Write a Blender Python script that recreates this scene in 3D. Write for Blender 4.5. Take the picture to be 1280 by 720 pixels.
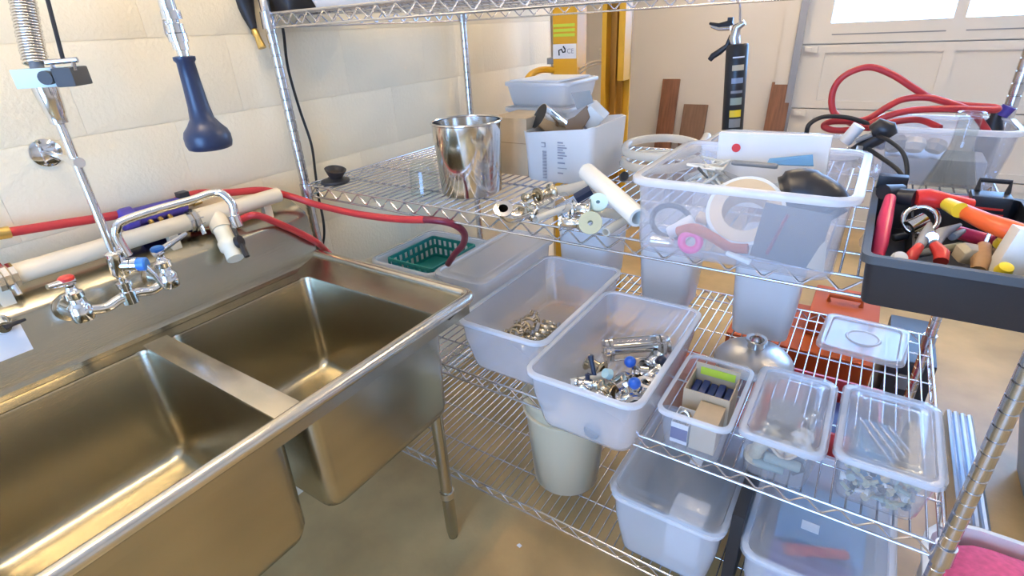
import bpy, bmesh, math, random
from mathutils import Vector, Matrix, Euler
random.seed(7)
for o in list(bpy.data.objects): bpy.data.objects.remove(o)
S = bpy.context.scene
COL = S.collection
pi = math.pi

# ------------------------------------------------------------------ camera
CAM = Vector((1.513, -1.036, 1.5878)); FPX = 661.2
YAW, PITCH, ROLL = -0.60531665, 0.45770787, -0.05486858
_f = Vector((math.sin(YAW)*math.cos(PITCH), math.cos(YAW)*math.cos(PITCH), -math.sin(PITCH)))
_r = Vector((math.cos(YAW), -math.sin(YAW), 0)); _u = _r.cross(_f)
CR = math.cos(ROLL)*_r + math.sin(ROLL)*_u
CU = -math.sin(ROLL)*_r + math.cos(ROLL)*_u
cam = bpy.data.cameras.new('camera'); cam.sensor_width = 36; cam.lens = FPX/1280*36
cam.clip_start = 0.02
co = bpy.data.objects.new('camera', cam); COL.objects.link(co)
co.matrix_world = Matrix(((CR.x, CU.x, -_f.x, CAM.x), (CR.y, CU.y, -_f.y, CAM.y), (CR.z, CU.z, -_f.z, CAM.z), (0, 0, 0, 1)))
S.camera = co

def P(px, py, x=None, y=None, z=None):
    """photo pixel (1280x720) -> world point on the plane x=, y= or z="""
    d = _f + CR*((px-640)/FPX) - CU*((py-360)/FPX)
    if x is not None: t = (x-CAM.x)/d.x
    elif y is not None: t = (y-CAM.y)/d.y
    else: t = (z-CAM.z)/d.z
    return CAM + d*t

# ------------------------------------------------------------------ world, exposure
W = bpy.data.worlds.new('sky'); S.world = W; W.use_nodes = True
bg = W.node_tree.nodes['Background']
bg.inputs[0].default_value = (0.27, 0.51, 1.0, 1); bg.inputs[1].default_value = 12.0
S.view_settings.view_transform = 'Standard'; S.view_settings.look = 'None'
S.view_settings.gamma = 1.0; S.view_settings.use_curve_mapping = False
S.view_settings.exposure = 0.28
TUBE_STRENGTH = 56.0

# ------------------------------------------------------------------ materials
MATS = {}
def newmat(name):
    m = bpy.data.materials.new(name); m.use_nodes = True
    MATS[name] = m
    return m, m.node_tree, m.node_tree.nodes['Principled BSDF']
def mat(name, col, rough=0.5, metal=0.0, noise=0.0, scale=20.0, bump=0.0, spec=0.5, coat=0.0, bscale=None, stretch=None):
    m, nt, b = newmat(name)
    b.inputs['Base Color'].default_value = (*col, 1); b.inputs['Roughness'].default_value = rough
    b.inputs['Metallic'].default_value = metal; b.inputs['Specular IOR Level'].default_value = spec
    b.inputs['Coat Weight'].default_value = coat
    if noise or bump:
        tc = nt.nodes.new('ShaderNodeTexCoord'); mp = nt.nodes.new('ShaderNodeMapping')
        if stretch: mp.inputs['Scale'].default_value = stretch
        nt.links.new(tc.outputs['Object'], mp.inputs[0])
        n = nt.nodes.new('ShaderNodeTexNoise'); n.inputs['Scale'].default_value = scale; n.inputs['Detail'].default_value = 5
        nt.links.new(mp.outputs[0], n.inputs['Vector'])
        if noise:
            r = nt.nodes.new('ShaderNodeValToRGB')
            r.color_ramp.elements[0].color = (*[max(0, c*(1-noise)) for c in col], 1); r.color_ramp.elements[0].position = .3
            r.color_ramp.elements[1].color = (*[min(1, c*(1+noise)) for c in col], 1); r.color_ramp.elements[1].position = .7
            nt.links.new(n.outputs['Fac'], r.inputs[0]); nt.links.new(r.outputs[0], b.inputs['Base Color'])
        if bump:
            n2 = n
            if bscale:
                n2 = nt.nodes.new('ShaderNodeTexNoise'); n2.inputs['Scale'].default_value = bscale; n2.inputs['Detail'].default_value = 4
                nt.links.new(mp.outputs[0], n2.inputs['Vector'])
            bp = nt.nodes.new('ShaderNodeBump'); bp.inputs['Strength'].default_value = bump; bp.inputs['Distance'].default_value = .01
            nt.links.new(n2.outputs['Fac'], bp.inputs['Height']); nt.links.new(bp.outputs[0], b.inputs['Normal'])
    return m
def front_fresnel(nt, ior):
    # reflectance of the outer side only: inner faces of a thin wall add none
    fr = nt.nodes.new('ShaderNodeFresnel'); fr.inputs[0].default_value = ior
    ge = nt.nodes.new('ShaderNodeNewGeometry')
    iv = nt.nodes.new('ShaderNodeMath'); iv.operation = 'SUBTRACT'; iv.inputs[0].default_value = 1.0
    nt.links.new(ge.outputs['Backfacing'], iv.inputs[1])
    mu = nt.nodes.new('ShaderNodeMath'); mu.operation = 'MULTIPLY'
    nt.links.new(fr.outputs[0], mu.inputs[0]); nt.links.new(iv.outputs[0], mu.inputs[1])
    return mu.outputs[0]
def clear(name, col, opac, rough=0.2, transl=0.35, gl=0.5, fac_noise=0.0):
    """milky see-through plastic: a share of light passes straight, the rest is scattered"""
    m, nt, b = newmat(name)
    b.inputs['Base Color'].default_value = (*col, 1); b.inputs['Roughness'].default_value = rough
    b.inputs['Specular IOR Level'].default_value = gl
    b.inputs['Specular IOR Level'].default_value = 0
    tl = nt.nodes.new('ShaderNodeBsdfTranslucent'); tl.inputs[0].default_value = (*col, 1)
    mx = nt.nodes.new('ShaderNodeMixShader'); mx.inputs[0].default_value = transl
    nt.links.new(b.outputs[0], mx.inputs[1]); nt.links.new(tl.outputs[0], mx.inputs[2])
    tr = nt.nodes.new('ShaderNodeBsdfTransparent'); tr.inputs[0].default_value = (*[.6+.4*c for c in col], 1)
    m2 = nt.nodes.new('ShaderNodeMixShader'); m2.inputs[0].default_value = opac
    nt.links.new(tr.outputs[0], m2.inputs[1]); nt.links.new(mx.outputs[0], m2.inputs[2])
    gs = nt.nodes.new('ShaderNodeBsdfGlossy'); gs.inputs['Roughness'].default_value = rough
    m3 = nt.nodes.new('ShaderNodeMixShader')
    nt.links.new(front_fresnel(nt, 1.35+.3*gl), m3.inputs[0]); nt.links.new(m2.outputs[0], m3.inputs[1]); nt.links.new(gs.outputs[0], m3.inputs[2])
    nt.links.new(m3.outputs[0], nt.nodes['Material Output'].inputs[0])
    return m
def emit(name, col, s):
    m, nt, b = newmat(name)
    b.inputs['Base Color'].default_value = (*col, 1)
    b.inputs['Emission Color'].default_value = (*col, 1); b.inputs['Emission Strength'].default_value = s
    return m

mat('wall_paint', (.86, .755, .54), .55, noise=.05, scale=3, bump=.25, bscale=90)
mat('mortar', (.70, .66, .57), .8)
mat('back_paint', (.74, .69, .62), .6, noise=.03, scale=2)
mat('ceiling_paint', (.72, .70, .66), .8)
mat('concrete', (.50, .33, .14), .34, noise=.30, scale=2.6, bump=.06, bscale=60)
mat('door_paint', (.72, .68, .61), .5)
mat('track_steel', (.35, .34, .32), .45, metal=.8)
mat('steel', (.47, .43, .33), .27, metal=1, noise=.08, scale=9, bump=.03, bscale=240, stretch=(1, .06, 1))
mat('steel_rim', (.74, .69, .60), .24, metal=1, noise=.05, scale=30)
mat('chrome', (.86, .86, .87), .09, metal=1)
mat('zinc', (.66, .66, .70), .26, metal=1)
mat('post_zinc', (.66, .65, .66), .22, metal=1, noise=.1, scale=30)
mat('polished', (.80, .77, .73), .13, metal=1)
mat('brushed', (.62, .61, .60), .33, metal=1)
mat('brass_steel', (.62, .54, .40), .24, metal=1, noise=.1, scale=40)
mat('gold', (.72, .50, .16), .35, metal=1)
mat('black_rubber', (.018, .018, .020), .5)
mat('black_plastic', (.022, .022, .026), .36)
mat('navy_plastic', (.022, .034, .075), .34)
mat('blue_plastic', (.03, .14, .62), .28)
mat('blue_cap', (.05, .22, .66), .3)
mat('red_cap', (.62, .05, .04), .3)
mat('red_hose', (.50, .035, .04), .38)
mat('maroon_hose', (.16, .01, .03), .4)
mat('red_plastic', (.72, .035, .03), .3)
mat('pinkred', (.72, .04, .12), .3)
mat('orange', (.86, .13, .03), .35)
mat('orange_case', (.42, .075, .008), .7)
mat('pvc', (.80, .70, .52), .38)
mat('valve_pvc', (.86, .84, .68), .35)
mat('mint', (.62, .74, .68), .4)
mat('purple', (.075, .05, .30), .4)
mat('yellow_paint', (.78, .40, .02), .4)
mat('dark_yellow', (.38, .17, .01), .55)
mat('lime', (.62, .74, .06), .5)
mat('yellow_plastic', (.85, .62, .03), .4)
mat('white_plastic', (.80, .81, .83), .35)
mat('white_print', (.86, .85, .84), .6)
mat('offwhite', (.80, .77, .70), .45)
mat('grey_print', (.30, .30, .34), .7)
mat('black_print', (.02, .02, .02), .7)
mat('cardboard', (.60, .47, .31), .8, noise=.08, scale=14)
mat('cardboard_dark', (.27, .17, .10), .8, noise=.1, scale=14)
mat('grey_card', (.42, .39, .35), .8)
mat('wood', (.20, .085, .045), .55, noise=.35, scale=8, stretch=(6, 6, .6))
mat('wood_dull', (.20, .115, .075), .7, noise=.2, scale=8, stretch=(6, 6, .6))
mat('wood_handle', (.42, .24, .11), .45, noise=.2, scale=30)
mat('teal', (.01, .22, .20), .4)
mat('tan_core', (.66, .52, .34), .8)
mat('tape', (.70, .74, .74), .35)
mat('pink', (.85, .03, .30), .35)
mat('pink_cloth', (.70, .10, .22), .8, noise=.15, scale=60)
mat('blue_print', (.12, .34, .62), .5)
mat('navy_print', (.03, .05, .22), .4)
mat('dark_grey', (.06, .065, .07), .55)
mat('mid_grey', (.25, .26, .27), .5)
mat('blue_grey', (.26, .32, .42), .4)
mat('olive', (.46, .46, .30), .45)
mat('cyan_rubber', (.55, .78, .78), .45)
mat('silicone', (.82, .80, .72), .3)
mat('tan_stone', (.55, .45, .28), .6, noise=.15, scale=40)
mat('galvanized', (.70, .74, .80), .28, metal=.9)
mat('sticker', (.78, .78, .80), .5)
mat('green_grey', (.30, .36, .30), .5)
clear('pp_bin', (.92, .93, .96), .27, .24)
clear('pp_clear', (.92, .93, .96), .13, .18)
clear('pp_tote', (.92, .93, .97), .20, .2)
clear('pp_milky', (.92, .93, .95), .42, .25)
clear('pp_lid', (.88, .92, .97), .34, .12)
clear('pp_rim', (.93, .95, .98), .62, .22)
clear('tub_white', (.90, .91, .92), .80, .30)
clear('bag_white', (.93, .92, .90), .86, .35)
clear('tubing', (.88, .86, .78), .62, .22)
clear('pail', (.90, .80, .58), .90, .35)
clear('bag_clear', (.90, .92, .93), .07, .12, gl=.7)
def glassmat():
    m, nt, b = newmat('glass')
    tr = nt.nodes.new('ShaderNodeBsdfTransparent'); tr.inputs[0].default_value = (.95, .97, .97, 1)
    gl = nt.nodes.new('ShaderNodeBsdfGlossy'); gl.inputs['Roughness'].default_value = .03
    mx = nt.nodes.new('ShaderNodeMixShader')
    nt.links.new(front_fresnel(nt, 1.5), mx.inputs[0]); nt.links.new(tr.outputs[0], mx.inputs[1]); nt.links.new(gl.outputs[0], mx.inputs[2])
    nt.links.new(mx.outputs[0], nt.nodes['Material Output'].inputs[0])
glassmat()
emit('tube_light', (1.0, .78, .50), TUBE_STRENGTH)

# ------------------------------------------------------------------ mesh builder
def cat_rom(pts, n=8, closed=False):
    pts = [Vector(p) for p in pts]; out = []; N = len(pts)
    for i in range(N if closed else N-1):
        if closed: a, b, c, d = pts[i-1], pts[i], pts[(i+1) % N], pts[(i+2) % N]
        else: a, b, c, d = pts[max(i-1, 0)], pts[i], pts[i+1], pts[min(i+2, N-1)]
        for k in range(n):
            t = k/n
            out.append(.5*((2*b)+(c-a)*t+(2*a-5*b+4*c-d)*t*t+(3*b-a-3*c+d)*t**3))
    if not closed: out.append(pts[-1])
    return out
def frame_z(d):
    """matrix whose Z axis points along d"""
    return Vector(d).normalized().to_track_quat('Z', 'Y').to_matrix().to_4x4()
class MB:
    def __init__(s): s.v = []; s.f = []
    def add(s, vs, fs, M=None):
        k = len(s.v)
        s.v += [(M @ Vector(v)) if M is not None else Vector(v) for v in vs]
        s.f += [tuple(i+k for i in f) for f in fs]
        return s
    def box(s, x0, x1, y0, y1, z0, z1, M=None, b=0.0):
        if b <= 0:
            return s.add([(x0,y0,z0),(x1,y0,z0),(x1,y1,z0),(x0,y1,z0),(x0,y0,z1),(x1,y0,z1),(x1,y1,z1),(x0,y1,z1)],
                  [(0,3,2,1),(4,5,6,7),(0,1,5,4),(1,2,6,5),(2,3,7,6),(3,0,4,7)], M)
        bm = bmesh.new()
        bmesh.ops.create_cube(bm, size=1)
        for v in bm.verts: v.co = Vector(((x0+x1)/2+v.co.x*(x1-x0), (y0+y1)/2+v.co.y*(y1-y0), (z0+z1)/2+v.co.z*(z1-z0)))
        bmesh.ops.bevel(bm, geom=list(bm.edges), offset=b, segments=2, profile=.7, affect='EDGES')
        bm.verts.index_update()
        s.add([v.co.copy() for v in bm.verts], [tuple(v.index for v in f.verts) for f in bm.faces], M); bm.free()
        return s
    def tube(s, pts, r, n=10, closed=False, caps=True):
        pts = [Vector(p) for p in pts]; N = len(pts)
        rad = r if isinstance(r, (list, tuple)) else [r]*N
        T = []
        for i in range(N):
            a = pts[(i-1) % N] if (closed or i > 0) else pts[i]
            b = pts[(i+1) % N] if (closed or i < N-1) else pts[i]
            T.append((b-a).normalized())
        up = Vector((0, 0, 1)) if abs(T[0].z) < .9 else Vector((1, 0, 0))
        nrm = (up - T[0]*up.dot(T[0])).normalized(); k = len(s.v)
        for i in range(N):
            nrm = (nrm - T[i]*nrm.dot(T[i])).normalized(); bi = T[i].cross(nrm)
            for j in range(n):
                a = 2*pi*j/n
                s.v.append(pts[i] + (nrm*math.cos(a)+bi*math.sin(a))*rad[i])
        for i in range(N if closed else N-1):
            for j in range(n):
                a = k+i*n+j; b = k+i*n+(j+1) % n; c = k+((i+1) % N)*n+(j+1) % n; d = k+((i+1) % N)*n+j
                s.f.append((a, b, c, d))
        if caps and not closed:
            s.f.append(tuple(k+j for j in reversed(range(n)))); s.f.append(tuple(k+(N-1)*n+j for j in range(n)))
        return s
    def lathe(s, prof, n=24, M=None, loc=(0, 0, 0), closed=False):
        """prof: (r,z) list; closed joins last to first"""
        k = len(s.v); L = len(prof); T = Matrix.Translation(Vector(loc))
        if M is not None: T = T @ M
        for r, z in prof:
            for j in range(n):
                a = 2*pi*j/n
                s.v.append(T @ Vector((r*math.cos(a), r*math.sin(a), z)))
        for i in range(L if closed else L-1):
            for j in range(n):
                i2 = (i+1) % L
                s.f.append((k+i*n+j, k+i*n+(j+1) % n, k+i2*n+(j+1) % n, k+i2*n+j))
        if not closed:
            if prof[0][0] > 1e-6: s.f.append(tuple(k+j for j in reversed(range(n))))
            if prof[-1][0] > 1e-6: s.f.append(tuple(k+(L-1)*n+j for j in range(n)))
        return s
    def loft(s, loops, cap0=True, cap1=True, M=None):
        k = len(s.v); n = len(loops[0])
        for lp in loops:
            for v in lp: s.v.append((M @ Vector(v)) if M is not None else Vector(v))
        for i in range(len(loops)-1):
            for j in range(n):
                s.f.append((k+i*n+j, k+i*n+(j+1) % n, k+(i+1)*n+(j+1) % n, k+(i+1)*n+j))
        if cap0: s.f.append(tuple(k+j for j in reversed(range(n))))
        if cap1: s.f.append(tuple(k+(len(loops)-1)*n+j for j in range(n)))
        return s
    def prism(s, outline, h, M=None):
        """outline (x,y) list extruded from z=0 to z=h"""
        return s.loft([[(x, y, 0) for x, y in outline], [(x, y, h) for x, y in outline]], M=M)
    def xf(s, M):
        s.v = [M @ v for v in s.v]; return s
    def mesh(s, name, m, smooth=35):
        me = bpy.data.meshes.new(name); me.from_pydata([tuple(v) for v in s.v], [], s.f)
        bm = bmesh.new(); bm.from_mesh(me); bmesh.ops.remove_doubles(bm, verts=bm.verts, dist=1e-6)
        bmesh.ops.recalc_face_normals(bm, faces=bm.faces); bm.to_mesh(me); bm.free()
        me.polygons.foreach_set('use_smooth', [True]*len(me.polygons)); me.set_sharp_from_angle(angle=math.radians(smooth))
        me.materials.append(MATS[m] if isinstance(m, str) else m); me.update()
        return me
def rrect(x0, x1, y0, y1, z, r, n=4):
    out = []
    for cx, cy, a0 in ((x1-r, y1-r, 0), (x0+r, y1-r, pi/2), (x0+r, y0+r, pi), (x1-r, y0+r, 1.5*pi)):
        for i in range(n+1):
            a = a0+pi/2*i/n; out.append((cx+r*math.cos(a), cy+r*math.sin(a), z))
    return out

ROOTM = {}
def _root(o):
    while o.parent is not None: o = o.parent
    return o
def tag(o, label=None, cat=None, group=None, kind=None):
    if label: o['label'] = label
    if cat: o['category'] = cat
    if group: o['group'] = group
    if kind: o['kind'] = kind
    return o
def thing(name, label, cat, loc=(0, 0, 0), rz=0, group=None, rot=None):
    o = bpy.data.objects.new(name, None); COL.objects.link(o); o.empty_display_size = .05
    o.location = loc; o.rotation_euler = rot if rot else (0, 0, rz)
    ROOTM[o] = Matrix.Translation(Vector(loc)) @ Euler(o.rotation_euler).to_matrix().to_4x4()
    return tag(o, label, cat, group)
def part(name, mb, m, parent, world=True, smooth=35, kind=None, label=None):
    if world: mb.xf(ROOTM[_root(parent)].inverted())
    o = bpy.data.objects.new(name, mb.mesh(name, m, smooth)); COL.objects.link(o); o.parent = parent
    if kind: o['kind'] = kind
    if label: o['label'] = label
    return o
def single(name, mb, m, label, cat, group=None, smooth=35, loc=None):
    """a thing of one mesh; origin moved to its base"""
    if loc is None:
        xs = [v.x for v in mb.v]; ys = [v.y for v in mb.v]; zs = [v.z for v in mb.v]
        loc = Vector(((min(xs)+max(xs))/2, (min(ys)+max(ys))/2, min(zs)))
    mb.xf(Matrix.Translation(-Vector(loc)))
    o = bpy.data.objects.new(name, mb.mesh(name, m, smooth)); COL.objects.link(o); o.location = loc
    ROOTM[o] = Matrix.Translation(Vector(loc))
    return tag(o, label, cat, group)
def struct(name, mb, m, smooth=30, parent=None, label=None, cat=None):
    o = bpy.data.objects.new(name, mb.mesh(name, m, smooth)); COL.objects.link(o)
    ROOTM[o] = Matrix.Identity(4)
    if parent: o.parent = parent
    else: o['kind'] = 'structure'
    if label: o['label'] = label
    return o
def piece(name, me, parent, loc=(0, 0, 0), rot=(0, 0, 0), sc=None):
    o = bpy.data.objects.new(name, me); COL.objects.link(o); o.parent = parent; o.location = loc; o.rotation_euler = rot
    if sc: o.scale = sc
    return o
def dup(root, loc, rot=None, label=None, group=None):
    r = root.copy(); COL.objects.link(r); r.location = loc
    if rot is not None: r.rotation_euler = rot
    if label: r['label'] = label
    if group: r['group'] = group
    for ch in list(root.children):
        c = ch.copy(); COL.objects.link(c); c.parent = r
        for g in list(ch.children):
            d = g.copy(); COL.objects.link(d); d.parent = c
    return r
def text_mb(s, size, M):
    cu = bpy.data.curves.new('t', 'FONT'); cu.body = s; cu.size = size; cu.align_x = 'CENTER'; cu.align_y = 'CENTER'; cu.extrude = .0002
    o = bpy.data.objects.new('t', cu); COL.objects.link(o)
    me = bpy.data.meshes.new_from_object(o.evaluated_get(bpy.context.evaluated_depsgraph_get()))
    mb = MB().add([v.co.copy() for v in me.vertices], [tuple(p.vertices) for p in me.polygons], M)
    bpy.data.objects.remove(o); bpy.data.meshes.remove(me)
    return mb

# ================================================================== THE ROOM
XL, YB, ZC = -.06, 3.8, 2.9          # left wall plane, back wall plane, ceiling
struct('floor', MB().box(-3, 5, -3.2, YB+.2, -.1, 0), 'concrete')
struct('ceiling', MB().box(-3, 5, -3.2, YB+.2, ZC, ZC+.1), 'ceiling_paint')
struct('wall_right', MB().box(5, 5.15, -3.2, YB+.2, 0, ZC), 'back_paint')
# rear wall with the opening that lets daylight in behind the photographer
struct('wall_rear', MB().box(-3, .6, -3.35, -3.2, 0, ZC).box(2.4, 5, -3.35, -3.2, 0, ZC).box(.6, 2.4, -3.35, -3.2, 2.2, ZC).box(.6, 2.4, -3.35, -3.2, 0, .5), 'back_paint')
la = bpy.data.lights.new('doorway_portal', 'AREA'); la.shape = 'RECTANGLE'; la.size = 1.8; la.size_y = 1.7; la.cycles.is_portal = True
lo_ = bpy.data.objects.new('doorway_portal', la); COL.objects.link(lo_); lo_.location = (1.5, -3.3, 1.35); lo_.rotation_euler = (pi/2, 0, 0)
struct('wall_far_left', MB().box(-3.15, -3, -3.2, YB+.2, 0, ZC), 'back_paint')
# left block wall: backing and the blocks of the courses in view
wl = struct('wall_left', MB().box(XL-.2, XL-.0022, -3.2, 1.72, 0, ZC), 'wall_paint')
BH, BLEN, J0 = .203, .406, 1.405-7*.203
blk = MB().box(-.03, 0, 0, BLEN-.0003, .0012, BH-.0012, b=.0010).mesh('block', 'wall_paint')
hblk = MB().box(-.03, 0, 0, BLEN/2-.0003, .0012, BH-.0012, b=.0010).mesh('half_block', 'wall_paint')
for k in range(1, 14):
    z = J0+k*BH; y0 = 1.72-BLEN*7; odd = k % 2
    if odd: piece('half_block', hblk, wl, (XL, 1.72-BLEN/2, z))
    for i in range(7):
        piece('block', blk, wl, (XL, y0+i*BLEN-(BLEN/2 if odd else 0), z))
struct('trim_1', MB().box(XL-.2, XL+.0005, 1.7205, 1.735, 0, ZC), 'wall_paint')
# rear part of that wall, out of view, plain plaster
struct('wall_left_rear', MB().box(XL-.004, XL, -3.2, 1.72-BLEN*7.5-.001, 0, ZC), 'wall_paint')

# back wall around the sectional door
DX0, DX1, DZ = .93, 4.05, 2.72
struct('wall_back', MB().box(-3, DX0, YB, YB+.15, 0, ZC).box(DX1, 5, YB, YB+.15, 0, ZC).box(DX0, DX1, YB, YB+.15, DZ, ZC), 'back_paint')
dr = bpy.data.objects.new('door_1', None); COL.objects.link(dr); dr['kind'] = 'structure'; ROOTM[dr] = Matrix.Identity(4)
SH = .4535; PIT = .77; SX = DX0+.16
SB = [0, SH, 2*SH, 3*SH, 2.04, 2.72]
for s in range(5):
    z0, z1 = SB[s]+.004, SB[s+1]-.004
    mb = MB()
    yF, yR = YB+.02, YB+.035      # face of rails, face of recessed panels
    glazed = s >= 3
    stile = [(DX0, SX)] + [(SX+i*PIT+PIT-.065, SX+i*PIT+PIT) for i in range(3)] + [(SX+4*PIT-.2, DX1)]
    lo = z0+(.135 if s == 3 else .045 if glazed else .055)
    hi = z1-(.045 if glazed else .055)
    for a, b in stile: mb.box(a, b, yF, yF+.04, lo, hi)
    mb.box(DX0, DX1, yF, yF+.04, z0, lo).box(DX0, DX1, yF, yF+.04, hi, z1)
    mb.box(DX0, DX1, yF+.041, yF+.046, z1-.03, z1+.03)
    sec = part('door_section', mb, 'door_paint', dr)
    xs = [(stile[i][1], stile[i+1][0]) for i in range(4)]
    for a, b in xs:
        if glazed:
            part('pane', MB().box(a-.004, b+.004, yF+.018, yF+.022, lo-.004, hi+.004), 'glass', sec)
            if s == 3: part('groove', MB().box(a+.02, b-.02, yF-.0015, yF+.004, z0+.055, z0+.063), 'mid_grey', sec)
        else:
            part('panel', MB().box(a-.004, b+.004, yR, yF+.03, lo-.004, hi+.004), 'door_paint', sec)
    part('hinge', MB().box(DX0+.02, DX0+.11, yF-.03, yF-.0005, z1-.05, z1-.008).box(DX0+.03, DX0+.07, yF-.045, yF-.03, z1-.04, z1-.018), 'door_paint', sec)
trk = MB().box(DX0-.045, DX0-.03, YB-.05, YB-.001, 0, 2.75).box(DX0-.045, DX0+.005, YB-.056, YB-.05, 0, 2.75)
part('track', trk, 'track_steel', dr)
part('jamb', MB().box(DX0-.14, DX0-.05, YB-.03, YB, 0, 2.76), 'back_paint', dr)
# sampling portal for the glazed rows (adds no light of its own)
for s in (3, 4):
    la = bpy.data.lights.new('window_portal', 'AREA'); la.shape = 'RECTANGLE'; la.size = DX1-DX0; la.size_y = SB[s+1]-SB[s]
    la.cycles.is_portal = True
    lo_ = bpy.data.objects.new('window_portal', la); COL.objects.link(lo_)
    lo_.location = ((DX0+DX1)/2, YB+.1, (SB[s]+SB[s+1])/2); lo_.rotation_euler = (-pi/2, 0, 0)

# ceiling strip lights
def strip_light(loc, rz, label):
    t = thing('ceiling_light', label, 'light', loc, rz)
    part('housing', MB().box(-.6, .6, -.11, .11, .03, .08, b=.006), 'white_plastic', t, world=False)
    for y in (-.055, .055):
        part('tube', MB().tube([(-.57, y, .0), (.57, y, .0)], .016, 12), 'tube_light', t, world=False)
    for x in (-.585, .585):
        part('tube_socket', MB().box(x-.012, x+.012, -.085, .085, -.02, .03, b=.004), 'white_plastic', t, world=False)
    return t
strip_light((.75, -.75, ZC-.08), pi/2, 'twin tube strip light on the ceiling above the sink')
strip_light((2.4, 1.3, ZC-.08), 0, 'twin tube strip light on the ceiling between the shelving and the door')
strip_light((.5, 2.5, ZC-.08), 0, 'added twin tube strip light brightening the back wall, above the yellow lift mast')  # unseen extra fixture, added to brighten the dark back wall

# ================================================================== SHELVING
L, D = 1.80, .90
ZBOT = {'top': 1.6212, 'mid': 1.1242, 'low': .5935, 'bot': .1299}   # lower lip wire of each shelf
LIP = .036; WR = .0024
ZS = {k: v+LIP+WR for k, v in ZBOT.items()}                          # the surface things stand on
ZM, ZL, ZB, ZT = ZS['mid']+.0008, ZS['low']+.0008, ZS['bot']+.0008, ZS['top']+.0008
su = thing('wire_shelving_unit', 'chrome wire shelving unit with four shelves standing beyond the sink', 'shelving', (0, 0, 0))
PR = .0145
prof = [(PR, .02)]
z = .05
while z < 1.66:
    prof += [(PR, z), (PR-.0022, z+.0015), (PR-.0022, z+.0035), (PR, z+.005)]; z += .0305
prof += [(PR, 1.695), (PR*.7, 1.70)]
pm = MB().lathe(prof, 14).mesh('post', 'post_zinc', 50)
fm = MB().lathe([(.012, 0), (.019, .002), (.019, .012), (.008, .018), (.008, .024)], 14).mesh('foot', 'zinc')
for x in (0, L):
    for y in (0, D):
        piece('post', pm, su, (x, y, 0)); piece('foot', fm, su, (x, y, 0))
wire = MB().tube([(0, .004, 0), (0, D-.004, 0)], WR, 6).mesh('wire', 'zinc', 60)
swire = MB().tube([(.0, 0, 0), (L, 0, 0)], .003, 6).mesh('support_wire', 'zinc', 60)
collar = MB().lathe([(PR+.0005, -.004), (PR+.0055, -.004), (PR+.004, LIP+.004), (PR+.0005, LIP+.004)], 16, closed=True).mesh('collar', 'zinc')
def zig(a, b, zb, pitch=.064):
    a = Vector(a); b = Vector(b); n = max(2, int((b-a).length/pitch)); pts = []
    for i in range(n*2+1):
        q = a.lerp(b, i/(2*n)); q.z = zb+(.003 if i % 2 == 0 else LIP-.003); pts.append(q)
    fine = []
    for i in range(len(pts)-1):
        for t in (0, .12, .88): 
            q = pts[i].lerp(pts[i+1], t)
            if t == 0: q.z += (.0035 if i % 2 == 0 else -.0035)
            fine.append(q)
    fine.append(pts[-1])
    return fine
e = PR+.003
for k, zb in ZBOT.items():
    mb = MB(); zt = zb+LIP-.0005
    for za in (zb, zt):
        for a, b in (((e, 0), (L-e, 0)), ((e, D), (L-e, D)), ((0, e), (0, D-e)), ((L, e), (L, D-e))):
            mb.tube([(a[0], a[1], za), (b[0], b[1], za)], .0032, 8)
    for a, b in (((e, 0, 0), (L-e, 0, 0)), ((e, D, 0), (L-e, D, 0)), ((0, e, 0), (0, D-e, 0)), ((L, e, 0), (L, D-e, 0))):
        mb.tube(zig(a, b, zb), .0024, 6)
    sh = part('shelf', mb, 'zinc', su)
    n = 62
    for i in range(n):
        piece('wire', wire, sh, (.03+(L-.06)*i/(n-1), 0, zb+LIP))
    for y in (.13, .29, .45, .61, .77):
        piece('support_wire', swire, sh, (0, y, zb+LIP-.0054))
    for x in (0, L):
        for y in (0, D): piece('collar', collar, sh, (x, y, zb))

# ================================================================== SINK
sk = thing('stainless_sink', 'stainless steel compartment sink with backsplash against the block wall', 'sink', (.35, -.6, 0))
SY1, SY0, XF, ZR = -.05, -1.20, .70, .945      # right end, left end, front rim, rim height
DK = .922                                       # deck level
bowls = [(.12, .668, -.575, -.15), (.12, .668, -1.08, -.625)]
# deck as strips around the bowl openings, dished up to the rolled rim
mb = MB(); R = .032
def quad(a, b, c, d): mb.add([a, b, c, d], [(0, 1, 2, 3)])
oX0, oX1, oY0, oY1 = .056, XF-.008, SY0+.01, SY1-.008
inn = [rrect(*b[:4], DK, R) for b in bowls]
# strips: back, front, divider, ends
mb.box(.05, .122, oY0, oY1, DK-.003, DK)
mb.box(.664, XF-.004, oY0, oY1, DK-.003, DK+.0)
mb.box(.12, .67, -.627, -.573, DK-.003, DK)
quad((.05, -.152, DK), (.70, -.152, DK), (.70, SY1-.004, ZR), (.05, SY1-.004, ZR))
quad((.05, -.152, DK-.003), (.70, -.152, DK-.003), (.70, SY1-.002, ZR-.006), (.05, SY1-.002, ZR-.006))
quad((.05, -1.078, DK), (.70, -1.078, DK), (.70, SY0+.004, ZR), (.05, SY0+.004, ZR))
for b in bowls:   # round corner fillets
    lp = rrect(*b, DK, R); c = [(b[1], b[3]), (b[0], b[3]), (b[0], b[2]), (b[1], b[2])]
    for q in range(4):
        arc = lp[q*5:q*5+5]
        mb.add(arc+[(c[q][0], c[q][1], DK)], [(0, 1, 2, 3, 4, 5)])
# front upstand to the rim
quad((.668, oY0, DK), (.668, oY1, DK), (XF-.006, oY1, ZR+.006), (XF-.006, oY0, ZR+.006))
part('deck', mb, 'steel', sk)
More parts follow.
